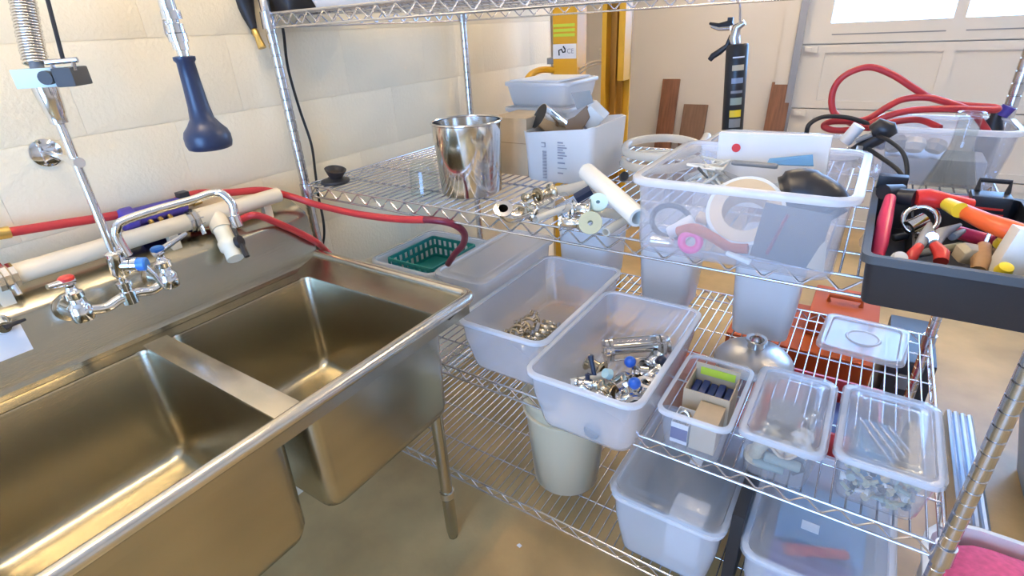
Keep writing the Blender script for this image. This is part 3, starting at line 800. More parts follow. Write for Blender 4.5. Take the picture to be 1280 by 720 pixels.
spool('steel spool tilted at the bin front', PC(768, 490, .03), PC(785, 480, .035)-PC(768, 490, .03), .05, .017)
spool('steel spool with wide flanges at the bin right side', PC(812, 488, .035), (.1, 1, .3), .055, .014)
spool('bronze toned spool under the flat lever valve', PC(750, 484, .028), (.8, -.1, 0), .045, .014, 'brass_steel')
elbow('polished steel elbow between the blue ball handles', [PC(768, 478, .02), PC(780, 470, .045), PC(790, 476, .05)], .013)
elbow('polished steel elbow at the front of the valve bin', [PC(775, 500, .025), PC(788, 496, .04), PC(798, 490, .03)], .013)
elbow('polished steel elbow beside the navy ball handle', [PC(820, 475, .02), PC(828, 466, .04), PC(826, 455, .03)], .012)
tubing('white ribbed hose barb tube lying in the valve bin', [PC(714, 478, .018), PC(735, 474, .02), PC(762, 466, .022)], .011, 'silicone')
bung('white round plug beside the blue ball handle', PC(762, 468, .055), Vector((-.4, -.7, .5)), .016, .014, .02, .001, 'cyan_rubber', 'round_plug')
for i, (px, py, dz) in enumerate(((748, 497, .018), (760, 502, .018), (728, 488, .018), (808, 500, .022))):
    elbow(('small steel elbow lying on the bin floor by its front wall', 'small steel elbow in the front left bin corner', 'small steel elbow under the flat lever', 'small steel elbow near the standing spool')[i], [PC(px-7, py, dz), PC(px, py-5, dz+.012), PC(px+8, py+1, dz)], .010)
single('knob_disc', MB().lathe([(0, 0), (.020, 0), (.022, .004), (.022, .012), (.019, .015), (0, .015)], 24, M=frame_z((.1, -1, .2)), loc=P(742, 536, y=-.083)), 'mid_grey', 'grey disc knob pressed to the front wall of the valve bin', 'knob')

# ---------- contents of bin D
def carton(name, label, x0, x1, y0, y1, z0, h, m='cardboard', open_top=True, cat='box', rz=0, t=.003):
    cx, cy = (x0+x1)/2, (y0+y1)/2; w, d = (x1-x0)/2, (y1-y0)/2
    th = thing(name, label, cat, (cx, cy, z0), rz)
    mb = MB()
    if open_top:
        mb.box(-w, w, -d, -d+t, 0, h).box(-w, w, d-t, d, 0, h).box(-w, -w+t, -d+t, d-t, 0, h).box(w-t, w, -d+t, d-t, 0, h).box(-w+t, w-t, -d+t, d-t, 0, t)
    else: mb.box(-w, w, -d, d, 0, h, b=.0015)
    part('walls', mb, m, th, world=False)
    return th
zd = ZL+.0050
cd1 = carton('cardboard_box', 'open brown cardboard box with navy packets and a yellow sticker', 1.243, 1.356, .098, .205, zd, .105)
part('back_flap', MB().box(-.0555, .0555, .0500, .0530, .1052, .124), 'cardboard', cd1, world=False)
part('yellow_sticker', MB().box(-.042, .046, .0478, .0498, .092, .114), 'lime', cd1, world=False)
for i in range(5):
    single('navy_packet', MB().box(1.249+i*.0205, 1.267+i*.0205, .104, .198, zd+.006, zd+.074+.005*(i % 2), b=.006), 'navy_print', 'glossy navy packet standing in the open cardboard box', 'packet', 'navy packets in the cardboard box')
cd2 = carton('cardboard_box', 'plain brown cardboard box next to the ring box', 1.290, 1.350, .010, .092, zd, .088, open_top=False)
cd3 = carton('cardboard_box', 'small white box with navy print holding a steel ring', 1.243, 1.285, .012, .080, zd, .060, m='white_print', t=.002)
part('navy_band', MB().box(-.0205, .0205, -.0353, -.0341, .012, .046), 'navy_print', cd3, world=False)
single('steel_ring', MB().tube([(1.264+.014*math.cos(i*pi/10), .046+.008*math.sin(i*pi/10)*.8, zd+.05+.022*math.sin(i*pi/10)) for i in range(20)], .006, 8, closed=True), 'polished', 'polished steel ring standing in the small white box', 'ring', smooth=60)

# ---------- contents of bins E and F
def blob_stick(name, label, a, b, r0, r1, m, cat, group=None, n=10):
    a = Vector(a); b = Vector(b)
    return single(name, MB().tube([a, a.lerp(b, .05), a.lerp(b, .5), a.lerp(b, .95), b], [r0*.8, r0, (r0+r1)/2, r1, r1*.8], n), m, label, cat, group, smooth=50)
ze = ZL+.005
elbow('tan plastic elbow seen through the front of the fittings bin', [(1.436, .040, ze+.022), (1.440, .026, ze+.055), (1.452, .036, ze+.075)], .015, 'tan_stone')
elbow('orange toned elbow seen through the front of the fittings bin', [(1.478, .030, ze+.065), (1.492, .034, ze+.080), (1.508, .034, ze+.066)], .013, 'cardboard')
blob_stick('grey_pipe', 'upper grey green pipe stub lying along the front of the fittings bin', (1.456, .026, ze+.040), (1.530, .030, ze+.036), .012, .012, 'green_grey', 'pipe')
blob_stick('grey_pipe', 'lower grey green pipe stub on the floor of the fittings bin', (1.434, .028, ze+.014), (1.500, .030, ze+.014), .012, .012, 'green_grey', 'pipe')
blob_stick('grey_pipe', 'dark pipe stub in the right front corner of the fittings bin', (1.512, .034, ze+.014), (1.536, .046, ze+.030), .012, .012, 'dark_grey', 'pipe')
single('parts_box', MB().box(1.440, 1.505, .11, .20, ze, ze+.085, b=.004), 'mid_grey', 'grey square box under the lid of the fittings bin', 'box')
elbow('pale elbow at the right side of the fittings bin', [(1.518, .06, ze+.05), (1.526, .075, ze+.075), (1.522, .095, ze+.07)], .013, 'offwhite')
blob_stick('pipe_stub', 'red stub leaning in the left back corner of the fittings bin', (1.430, .15, ze+.014), (1.426, .21, ze+.08), .009, .009, 'red_cap', 'pipe')
for i, (x, y, z_) in enumerate(((1.520, .14, .03), (1.524, .18, .05), (1.436, .075, .05))):
    spool(('small steel spool by the grey square box', 'small steel spool at the back of the fittings bin', 'small steel spool behind the tan elbow')[i], (x, y, ze+z_), (.3, .6, .5), .035, .009)
for i, (x, z_, m) in enumerate(((1.470, .092, 'tan_stone'), (1.515, .090, 'offwhite'), (1.450, .040, 'wood_handle'), (1.525, .060, 'tan_stone'))):
    spool(('tan ring spool near the top of the fittings bin front', 'pale ring spool near the top of the fittings bin front', 'brown ring spool behind the lower pipe stub', 'tan ring spool above the dark pipe stub')[i], (x, .05+.004*i, z_+ze-.014), (.3*i-.4, .7, .4), .026, .009, m)
single('packing_foam', MB().box(1.428, 1.536, .052, .100, ze, ze+.060, b=.008), 'mid_grey', 'grey foam block behind the pipe stubs in the fittings bin', 'foam')
for i in range(36):
    x = 1.622+.0135*(i % 9)+rnd.uniform(-.003, .003); y = .044+.013*((i//9) % 2); z_ = ze+.012+.022*(i//9)*.8+rnd.uniform(0, .006)
    single('bolt', MB().lathe([(0, -.014), (.009, -.014), (.009, -.007), (.0045, -.007), (.0045, .014), (0, .014)], 8, M=frame_z((rnd.uniform(-1, 1), rnd.uniform(-1, 1), rnd.uniform(-.3, .3))), loc=(x, y, z_)), ('olive', 'mid_grey', 'green_grey', 'tan_stone', 'offwhite', 'dark_grey')[(i*5+i//7) % 6], 'loose bolt in the heap at the front of the lidded bin by the end post', 'bolt', 'bolts in the lidded bin')
for i in range(4):
    a = Vector((1.625+.018*i, .225-.01*i, ze+.075+.006*i)); b = Vector((1.690+.010*i, .085+.012*i, ze+.080+.005*i))
    blob_stick('steel_rod', 'slim steel rod lying slantwise under the lid of the end bin', a, b, .0035, .0035, 'zinc', 'rod', 'steel rods in the end bin', 8)
single('paper_packet', MB().box(1.716, 1.738, .08, .235, ze+.002, ze+.098, b=.002), 'cardboard', 'tan paper packet standing along the right wall of the end bin', 'packet')
single('blue_bag', MB().loft([rrect(1.622, 1.705, .10, .245, ze, .02), rrect(1.616, 1.710, .095, .250, ze+.03, .02), rrect(1.625, 1.70, .105, .24, ze+.066, .02)]), 'blue_print', 'blue bag lying under the steel rods in the end bin', 'bag')

# ---------- lower shelf, back row
def square_tub(label, x0, x1, y0, y1, z0, h):
    t = thing('square_tub', label, 'tub', ((x0+x1)/2, (y0+y1)/2, z0), group='square white tubs at the back')
    w, d = (x1-x0)/2, (y1-y0)/2
    def lp(i, z, r): return rrect(-w+i, w-i, -d+i, d-i, z, r, 4)
    part('body', MB().loft([lp(.028, 0, .03), lp(.020, .004, .035), lp(.018, .05, .035), lp(.015, .055, .035), lp(.004, h-.05, .035), lp(0, h-.03, .035), lp(0, h, .035), lp(.003, h, .033), lp(.006, h-.04, .033), lp(.022, .008, .03)]), 'tub_white', t, world=False, smooth=45)
    part('rim_band', MB().loft([lp(.0002, h-.028, .035), lp(-.005, h-.026, .04), lp(-.005, h-.014, .04), lp(.0002, h-.012, .035)], cap0=False, cap1=False), 'tub_white', t, world=False)
    return t
square_tub('white square tub behind the steel dome', 1.225, 1.435, .60, .81, ZL, .33)
square_tub('white square tub behind the valve bin', .885, 1.095, .66, .87, ZL, .33)
square_tub('white square tub behind the clamp ring bin', .555, .785, .655, .875, ZL, .33)
dm = thing('steel_dome', 'brushed steel dome lid with a short open neck on the lower shelf', 'lid', (1.348, .478, ZL))
part('dome', MB().lathe([(.112, 0), (.114, .004), (.110, .012), (.095, .030), (.070, .044), (.035, .052), (.026, .054), (.024, .054), (.034, .050), (.068, .041), (.093, .027), (.108, .008)], 36, closed=True), 'brushed', dm, world=False, smooth=60)
part('neck', MB().lathe([(.0235, .050), (.0235, .072), (.030, .076), (.031, .081), (.029, .083), (.021, .080), (.0205, .052)], 28, closed=True), 'polished', dm, world=False, smooth=50)
ld = thing('plastic_lid', 'loose frosted bin lid lying alone on the wire shelf', 'lid', (1.620, .765, ZL), -.06)
def ll(i, z, r): return rrect(-.118+i, .118-i, -.125+i, .125-i, z, max(r, .008), 5)
part('plate', MB().loft([ll(.002, 0, .03), ll(0, .003, .03), ll(0, .012, .03), ll(.004, .014, .03), ll(.020, .014, .022), ll(.024, .007, .02), ll(.10, .0072, .012)]), 'pp_lid', ld, world=False)
part('embossed_oval', MB().lathe([(.0, .0075), (.030, .0078), (.040, .0082), (.044, .0115), (.047, .0115), (.050, .0074)], 32), 'pp_milky', ld, world=False)

# ---------- bottom shelf
pl = thing('white_pail', 'round cream white pail standing on the bottom shelf', 'pail', (.852, .195, ZB))
part('body', MB().lathe([(0, 0), (.108, 0), (.112, .003), (.136, .33), (.136, .36), (.133, .36), (.130, .33), (.109, .006), (0, .004)], 40), 'pail', pl, world=False, smooth=50)
part('rim_band', MB().lathe([(.1364, .30), (.143, .302), (.143, .31), (.1366, .312)], 40, closed=True), 'pail', pl, world=False)
part('lid', MB().lathe([(0, .362), (.12, .362), (.125, .366), (.141, .366), (.143, .362), (.143, .35), (.1375, .35)], 40), 'pail', pl, world=False)
bG = make_bin('storage_bin', 'frosted bin with a lid set ajar on the bottom shelf beside the pail', 1.095, 1.410, -.025, .43, ZB, .235, m='pp_milky', lid='pp_lid', group='lidded bins on the bottom shelf', lid_tilt=-.045)
bH = make_bin('storage_bin', 'frosted lidded bin on the bottom shelf below the end post bin', 1.448, 1.765, -.028, .43, ZB, .235, m='pp_milky', lid='pp_lid', group='lidded bins on the bottom shelf')
single('paper_sticker', MB().box(1.262, 1.295, .185, .215, ZB+.2545, ZB+.2552), 'sticker', 'small white paper sticker on the ajar lid', 'sticker')
tag(single('paper_sticker', MB().box(1.565, 1.605, .120, .150, ZB+.2398, ZB+.2406), 'sticker', 'x', 'sticker'), 'small white paper sticker on the bottom shelf bin below the end bin')
zg = ZB+.0045
single('blue_folder', MB().box(1.15, 1.36, .16, .37, zg, zg+.15, b=.004), 'dark_grey', 'dark slate folder block inside the bin with the ajar lid', 'folder')
single('paper_sheet', MB().box(1.25, 1.345, .05, .15, zg, zg+.16, b=.002), 'white_print', 'folded white paper inside the bin with the ajar lid', 'paper')
single('coiled_cable', MB().tube([(1.19+.05*math.cos(i*.5)*(1-.002*i), .08+.045*math.sin(i*.5), zg+.008+.0009*i) for i in range(60)], .006, 8), 'olive', 'coiled pale cable inside the bin with the ajar lid', 'cable', smooth=60)
single('blue_case', MB().box(1.51, 1.72, .16, .38, zg, zg+.15, b=.01), 'blue_print', 'blue case inside the lidded bin below the end bin', 'case')
blob_stick('red_tool', 'red tool lying slantwise inside the lidded bottom bin', (1.54, .10, zg+.165), (1.68, .16, zg+.165), .016, .013, 'red_cap', 'tool')
single('tool_block', MB().box(1.51, 1.70, .04, .15, zg, zg+.14, b=.012), 'purple', 'purple block under the red handle in the bottom bin', 'case')
single('rubber_mat', MB().box(1.414, 1.444, .02, .50, ZB, ZB+.30, b=.004), 'black_rubber', 'black rubber mat standing between the two bottom bins', 'mat')
# red crate and things behind, seen through the wires
rc = thing('red_crate', 'low maroon crate at the back of the bottom shelf', 'crate', (1.50, .67, ZB))
part('walls', MB().box(-.22, .22, -.16, -.15, 0, .26).box(-.22, .22, .15, .16, 0, .26).box(-.22, -.21, -.15, .15, 0, .26).box(.21, .22, -.15, .15, 0, .26).box(-.21, .21, -.15, .15, 0, .008), 'red_cap', rc, world=False)
part('handle_slot', MB().box(-.06, .06, -.163, -.160, .18, .215, b=.001), 'black_plastic', rc, world=False)
single('orange_block', MB().box(1.33, 1.50, .56, .78, ZB+.009, ZB+.24, b=.01), 'orange_case', 'orange plastic case inside the maroon crate', 'case')
single('navy_case', MB().box(1.53, 1.69, .56, .78, ZB+.009, ZB+.20, b=.01), 'navy_print', 'navy case inside the maroon crate', 'case')
rd = single('red_bag', MB().loft([rrect(.98, 1.22, .58, .82, ZB, .05), rrect(.96, 1.24, .56, .84, ZB+.06, .05), rrect(.98, 1.22, .58, .82, ZB+.20, .05), rrect(1.02, 1.18, .62, .78, ZB+.25, .05)]), 'orange_case', 'rust orange soft bag at the back of the bottom shelf behind the pail', 'bag')

# ================================================================== MIDDLE SHELF
# black rubber stopper at the corner post
rs = thing('rubber_stopper', 'black rubber stopper with a flared top at the shelf corner post', 'stopper', (.088, .052, ZM))
part('base', MB().lathe([(0, 0), (.044, 0), (.046, .004), (.044, .010), (.024, .016), (.020, .02), (0, .02)], 26), 'black_rubber', rs, world=False)
part('cup', MB().lathe([(.018, .016), (.026, .030), (.034, .046), (.030, .047), (.020, .034), (.0, .03)], 26, M=Matrix.Rotation(.25, 4, 'Y')), 'black_rubber', rs, world=False)
# clear tumbler upside down
single('glass_tumbler', MB().lathe([(.043, 0), (.040, .06), (.035, .090), (.030, .094), (0, .095), (0, .092), (.028, .091), (.033, .087), (.038, .06), (.041, 0)], 28, loc=(.447, .085, ZM), closed=False), 'glass', 'clear plastic tumbler upside down beside the steel beaker', 'tumbler', smooth=50)
# steel beaker
bc = thing('steel_beaker', 'tall polished steel beaker with a rolled rim', 'beaker', (.566, .155, ZM))
part('wall', MB().lathe([(0, 0), (.082, 0), (.087, .004), (.097, .198), (.095, .198), (.085, .007), (0, .004)], 40), 'polished', bc, world=False, smooth=50)
part('rolled_rim', MB().lathe([(.097+.0035*math.cos(a), .198+.0035*math.sin(a)) for a in [i*pi/5 for i in range(10)]], 40, closed=True), 'polished', bc, world=False, smooth=80)
# carton standing behind
cb = carton('cardboard_box', 'plain tan cardboard box standing between the beaker and the printed white bag', .50, .632, .36, .52, ZM, .175, open_top=False)
part('flap_edge', MB().box(-.066, .066, -.0812, -.0802, .10, .1012), 'cardboard_dark', cb, world=False)
# printed white bag / box
wb = thing('printed_bag_box', 'white printed bag lining an open box of oddments', 'bag', (.755, .445, ZM))
W2, D2, H2 = .112, .118, .155
def wav(i, z, k=0):
    out = []
    for (x, y, zz) in rrect(-W2+i, W2-i, -D2+i, D2-i, z, .02, 5): out.append((x, y, zz+k*.012*math.sin(x*45+y*30)))
    return out
part('bag', MB().loft([wav(.006, 0), wav(.002, .01), wav(0, .08), wav(-.004, H2-.01, .6), wav(-.005, H2, 1), wav(.0, H2, 1), wav(.003, H2-.02, .6), wav(.008, .01)]), 'bag_white', wb, world=False)
mb = MB()
for i, (z0, z1) in enumerate(((.118, .122), (.112, .114), (.104, .108), (.098, .101), (.09, .094), (.082, .085), (.074, .078), (.060, .064), (.046, .048), (.03, .034))):
    mb.box(.004, .004+.018+.006*((i*7) % 3), -D2-.0042, -D2-.0036, z0, z1)
part('printed_text', mb, 'grey_print', wb, world=False, kind='stuff')
mb = MB()
for i in range(26): mb.box(-.047, -.033, -D2-.0042, -D2-.0036, .012+i*.0032, .012+i*.0032+(.0012 if i % 3 else .0022))
part('barcode', mb, 'grey_print', wb, world=False, kind='stuff')
part('printed_arrow', MB().box(-.05, -.036, -D2-.0042, -D2-.0036, .115, .118).box(-.039, -.036, -D2-.0042, -D2-.0036, .104, .118).box(-.05, -.039, -D2-.0042, -D2-.0036, .104, .106), 'grey_print', wb, world=False)
# things poking out of it
mug = thing('steel_cup', 'dark mouthed steel cup tipped over in the printed bag', 'cup', (.70, .43, ZM+.145))
a = P(680, 152, y=.43); dcup = Vector((-.50, -.66, .5)).normalized()
part('wall', MB().lathe([(0, -.05), (.028, -.05), (.031, -.046), (.040, .04), (.0385, .04), (.029, -.042), (0, -.044)], 26, M=frame_z(dcup), loc=a+Vector((.02, 0, .0))), 'polished', mug, smooth=50)
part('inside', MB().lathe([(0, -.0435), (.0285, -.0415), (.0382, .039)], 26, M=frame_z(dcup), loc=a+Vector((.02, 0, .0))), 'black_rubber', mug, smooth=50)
def sheet(name, label, corners, t, m, cat):
    c = [Vector(q) for q in corners]; n = (c[1]-c[0]).cross(c[3]-c[0]).normalized()*t
    return single(name, MB().add(c+[q+n for q in c], [(0, 3, 2, 1), (4, 5, 6, 7), (0, 1, 5, 4), (1, 2, 6, 5), (2, 3, 7, 6), (3, 0, 4, 7)]), m, label, cat)
sheet('card_piece', 'grey card flap sticking up from the printed bag', [P(722, 137, y=.50), P(742, 128, y=.50), P(738, 113, y=.51), P(714, 116, y=.51)], .003, 'grey_card', 'card')
bx_ = thing('small_carton', 'small white carton tipped on its corner in the printed bag', 'box', P(740, 150, y=.46))
MR = Matrix.Translation(P(740, 148, y=.47)) @ Euler((.25, .75, .25)).to_matrix().to_4x4()
part('carton', MB().box(-.028, .028, -.02, .03, -.036, .036, M=MR, b=.001), 'offwhite', bx_)
part('print', MB().box(.0285, .029, -.015, .025, -.03, -.01, M=MR).box(-.02, .02, -.0206, -.0203, -.03, -.022, M=MR), 'grey_print', bx_)
single('brown_offcut', MB().prism([(-.03, -.035), (.012, -.04), (.034, .02), (.018, .05), (-.01, .012), (-.028, .0)], .01, M=Matrix.Translation(P(722, 152, y=.44)) @ Euler((1.4, .2, .2)).to_matrix().to_4x4()), 'cardboard_dark', 'dark brown torn card piece in the printed bag', 'card')
single('packing_paper', MB().loft([rrect(.66, .85, .345, .545, ZM+.012, .03), rrect(.655, .855, .34, .55, ZM+.09, .03), rrect(.67, .84, .35, .54, ZM+.125, .03)]), 'cardboard', 'brown packing paper filling the printed bag', 'paper')
# stack of white tubs
for i, (dz, lab) in enumerate(((0, 'white tub at the bottom of the stack by the lift mast'), (.085, 'white tub in the middle of the stack by the lift mast'), (.17, 'white tub topmost of the stack by the lift mast'))):
    make_bin('white_tub', lab, .372+.004*i, .64+.004*i, .60, .86, ZM+dz, .082, cat='tub', m='tub_white', rim='tub_white', taper=.012, r=.03, fl=.008, group='stacked white tubs')
sheet('white_cloth', 'thin white cloth sheet on the topmost tub', [(.40, .63, ZM+.2525), (.60, .62, ZM+.2525), (.61, .84, ZM+.2525), (.42, .84, ZM+.2525)], .004, 'white_plastic', 'cloth')
# coil of translucent hose to the right of the bag
cc = Vector((1.005, .53, ZM+.015)); pts = []
for i in range(64):
    an = i/63*2*pi*2.15-.6
    pts.append((cc.x+(.114+.003*math.sin(i))*math.cos(an), cc.y+.13*math.sin(an), cc.z+.003+.075*(i/63)+.03*(math.sin(an)*.5+.5)*(i/63)))
single('clear_hose', MB().tube(pts, .0125, 12), 'tubing', 'coil of thick translucent hose behind the large tote', 'hose', smooth=60)
# ---- loose fittings pile at the shelf front
def PM(px, py, dz=.015): return P(px, py, z=ZM+dz)
tubing('thick white tube propped on the pile and pointing at the tote', [PM(734, 215, .085), PM(760, 238, .07), PM(798, 272, .045)], .0225, 'silicone', 'white_tube')
elbow('polished elbow with an upturned flange at the left of the pile', [PM(629, 261, .055), PM(630, 267, .04), PM(640, 272, .028), PM(656, 268, .026), PM(664, 264, .026)], .013)
spool('short steel spool behind the upturned elbow', PM(650, 262, .03), PM(665, 268, .02)-PM(650, 262, .03), .04, .010)
spool('bronze toned spool at the end of a pale tube', PM(672, 246, .022), PM(692, 240, .024)-PM(672, 246, .022), .048, .014, 'brass_steel')
elbow('thin brass toned elbow left of the bronze spool', [PM(656, 247, .016), PM(661, 246, .021), PM(671, 243, .022)], .007, 'brass_steel')
tubing('pale tube running from the bronze spool towards the printed bag', [PM(692, 240, .024), PM(712, 237, .026), PM(738, 230, .03)], .0155, 'tubing')
tubing('wide clear tube under the pale tubes', [PM(664, 264, .016), PM(685, 255, .016), PM(706, 247, .016)], .0155, 'bag_clear', 'clear_tube')
tubing('slim pale tube lying across the pile front', [PM(670, 274, .012), PM(690, 266, .014), PM(712, 259, .016)], .0095, 'tubing')
tubing('pale tube running under the thick white tube', [PM(748, 264, .012), PM(768, 268, .012), PM(790, 276, .012)], .0115, 'tubing')
tubing('short pale tube stub at the shelf edge next to the tote', [PM(757, 290, .011), PM(770, 282, .012), PM(781, 275, .012)], .0105, 'tubing')
spool('steel spool with wide flanges lying at the pile front', PM(700, 278, .02), PM(722, 279, .02)-PM(700, 278, .02), .05, .011, fr=.02)
spool('pink tinted steel spool on top of the pile', PM(715, 262, .04), PM(735, 262, .04)-PM(715, 262, .04), .042, .014)
bung('olive rubber bung with a dark hole at the pile front', PM(738, 281, .022), Vector((.35, -.75, .5)), .021, .026, .022, .006, 'olive')
bung('pale cyan rubber bung with a dark hole on the pile', PM(748, 256, .045), Vector((.3, -.75, .6)), .018, .022, .02, .0045, 'cyan_rubber')
nc = thing('navy_clip', 'navy plastic clip on top of the fittings pile', 'clip', PM(728, 243, .03))
M_ = Matrix.Translation(PM(729, 243, .045)) @ Euler((.4, -.5, .6)).to_matrix().to_4x4()
part('jaw', MB().box(-.022, .022, -.010, .010, -.009, .009, M=M_, b=.002), 'navy_plastic', nc)
part('pin', MB().box(-.024, .02, -.016, -.012, -.011, -.008, M=M_, b=.001), 'zinc', nc)
single('wire_ring', MB().tube([PM(700, 255, .03)+Vector((.017*math.cos(i*pi/10), .006*math.sin(i*pi/10), .017*math.sin(i*pi/10))) for i in range(20)], .0014, 6, closed=True), 'zinc', 'thin wire ring standing in the pile', 'ring', smooth=60)
single('wing_nut', MB().lathe([(.004, -.006), (.009, -.006), (.007, .006), (.004, .006)], 10, loc=PM(657, 262, .042), closed=True).box(-.02, .02, -.002, .002, -.004, .006, M=Matrix.Translation(PM(657, 262, .042)), b=.001), 'brass_steel', 'brass toned wing nut on the upturned elbow', 'nut')
elbow('steel elbow under the pink tinted spool', [PM(716, 270, .021), PM(728, 268, .028), PM(736, 264, .022)], .011)
single('black_plug', MB().lathe([(0, 0), (.013, 0), (.014, .004), (.012, .022), (0, .022)], 16, M=frame_z((.4, -.6, .4)), loc=PM(779, 222, .02)), 'black_plastic', 'black cap behind the thick white tube', 'plug')

# ---- the large front tote and what is in it
toteA = make_bin('clear_tote', 'large clear tote with a tape roll and odd parts on the middle shelf', 1.135, 1.522, -.086, .315, ZM, .155, cat='tote', m='pp_tote', taper=.006, r=.03, fl=.012, group='clear totes on the middle shelf')
toteB = make_bin('clear_tote', 'clear tote holding the black dosing gun', 1.150, 1.500, .345, .590, ZM, .135, cat='tote', m='pp_tote', taper=.014, r=.03, fl=.010, group='clear totes on the middle shelf')
zt0 = ZM+.004
tr = thing('tape_roll', 'wide roll of grey tape with a tan core inside the large tote', 'tape', P(915, 290, y=.06))
ax = Vector((.06, -.80, .62)).normalized(); tc_ = P(931, 263, y=-.002)
part('tape', MB().lathe([(.045, -.062), (.069, -.062), (.070, -.060), (.070, -.002), (.069, 0), (.045, 0)], 40, M=frame_z(ax), loc=tc_, closed=True), 'tape', tr, smooth=50)
part('core', MB().lathe([(.0405, -.063), (.0448, -.063), (.0448, .0006), (.063, .0006), (.063, .0016), (.0405, .0016)], 40, M=frame_z(ax), loc=tc_, closed=True), 'tan_core', tr, smooth=50)
# black hose section
single('black_hose', MB().tube(cat_rom([Vector((1.388, .085, ZM+.105)), Vector((1.42, .09, ZM+.115)), Vector((1.455, .085, ZM+.105)), Vector((1.486, .075, ZM+.075))], 6), [.036]*3+[.043]*6+[.040]*7+[.024]*3, 18), 'black_plastic', 'thick black hose section lying in the large tote', 'hose', smooth=60)
single('dark_plate', MB().box(-.055, .055, -.006, .006, -.05, .05, M=Matrix.Translation((1.425, -.02, ZM+.062)) @ Euler((-.25, .12, .1)).to_matrix().to_4x4(), b=.002), 'dark_grey', 'dark grey plate standing against the tote front', 'plate')
single('clear_bag', MB().loft([[(1.24+.20*u+.02*math.sin(7*u+k), .135+.05*math.sin(5*u+k)+.06*k/3, ZM+.07+.04*k/3+.010*math.sin(9*u+2*k)) for u in [i/9 for i in range(10)]]+[(1.24+.20*u+.02*math.sin(7*u+k), .14+.05*math.sin(5*u+k)+.06*k/3, ZM+.073+.04*k/3+.010*math.sin(9*u+2*k)) for u in [i/9 for i in range(9, -1, -1)]] for k in range(4)]), 'bag_clear', 'crumpled clear bag behind the tape roll', 'bag')
single('pink_ring', MB().lathe([(.011+.0075*math.cos(a)+.006, .0075*math.sin(a)) for a in [i*pi/6 for i in range(12)]], 26, M=frame_z((.1, -1, .25)), loc=P(863, 302, y=-.045), closed=True), 'pink', 'bright pink ring at the front of the large tote', 'ring', smooth=70)
single('orange_strap', MB().tube(cat_rom([P(848, 290, y=-.035), P(868, 286, y=-.04), P(890, 296, y=-.043), P(912, 309, y=-.045), P(935, 311, y=-.045)], 5), [.011]*9+[.010]*12, 8), 'orange_case', 'orange strap curving in front of the tape roll', 'strap', smooth=60)
single('dark_ring', MB().tube([P(838, 278, y=.03)+Vector((.042*math.cos(i*pi/14), .004, .036*math.sin(i*pi/14))) for i in range(28)], .006, 8, closed=True), 'black_rubber', 'black rubber ring at the left of the large tote', 'ring', smooth=60)
blob_stick('grey_fitting', 'pale grey pipe fitting across the black ring', P(835, 292, y=.0), P(868, 276, y=.02), .013, .016, 'white_plastic', 'fitting')
blob_stick('chrome_fitting', 'chrome capped fitting in the left corner of the tote', P(814, 300, y=-.045), P(842, 304, y=-.045), .013, .010, 'polished', 'fitting')
blob_stick('tan_plug', 'tan plug above the orange strap', P(872, 270, y=.03), P(886, 276, y=.03), .012, .012, 'cardboard', 'plug')
blob_stick('white_stick', 'white plastic stick at the foot of the tape roll', P(908, 316, y=-.058), P(938, 328, y=-.060), .005, .006, 'silicone', 'stick')
blob_stick('red_rod', 'thin red rod slanting behind the dark plate', P(958, 318, y=-.045), P(985, 268, y=-.02), .0035, .003, 'maroon_hose', 'rod')
sheet('paper_leaf', 'tan paper leaf in the right front corner of the tote', [P(1008, 334, y=-.050), P(1030, 340, y=-.050), P(1034, 300, y=-.05), P(1026, 306, y=-.05)], .002, 'cardboard', 'paper')
single('steel_wool', MB().tube([Vector((1.225, .2, ZM+.10))+Vector((.045*math.cos(i*1.9)*math.sin(i*.37), .05*math.sin(i*1.3), .03*math.cos(i*.83))) for i in range(40)], .0035, 5), 'silicone', 'tangle of pale thin tube in the left back of the tote', 'tube', smooth=60)
blob_stick('steel_clip', 'dark steel clip on the tangle of pale tube', P(873, 210, z=ZM+.13), P(884, 222, z=ZM+.13), .0035, .0025, 'dark_grey', 'clip')
# white carton with a red dot
wc = thing('white_carton', 'flat white carton with a red round mark standing against the back of the large tote', 'box', (1.33, .27, ZM))
yc = .258; a, b, c, d_ = P(899, 166, y=yc), P(1040, 171, y=yc), P(1037, 216, y=yc), P(897, 206, y=yc)
zl_ = ZM+.02
mb = MB().add([(a.x, yc, a.z), (b.x, yc, b.z), (b.x+.006, yc-.004, zl_), (a.x+.004, yc-.004, zl_), (a.x, yc+.022, a.z), (b.x, yc+.022, b.z), (b.x+.006, yc+.018, zl_), (a.x+.004, yc+.018, zl_)],
              [(0, 3, 2, 1), (4, 5, 6, 7), (0, 1, 5, 4), (1, 2, 6, 5), (2, 3, 7, 6), (3, 0, 4, 7)])
part('carton', mb, 'white_print', wc)
q = P(920, 185, y=yc-.003)
part('red_mark', MB().lathe([(0, 0), (.0095, 0), (.0095, .0012), (0, .0012)], 24, M=frame_z((0, -1, 0)), loc=(q.x, yc-.0012, q.z)), 'red_plastic', wc)
sheet('blue_card', 'blue card in front of the white carton', [P(958, 206, y=.215), P(1017, 208, y=.215), P(1016, 194, y=.225), P(962, 199, y=.225)], .003, 'blue_print', 'card')
blob_stick('grey_bar', 'slim grey bar lying before the blue card', P(915, 203, y=.19), P(972, 208, y=.18), .006, .006, 'mid_grey', 'bar')
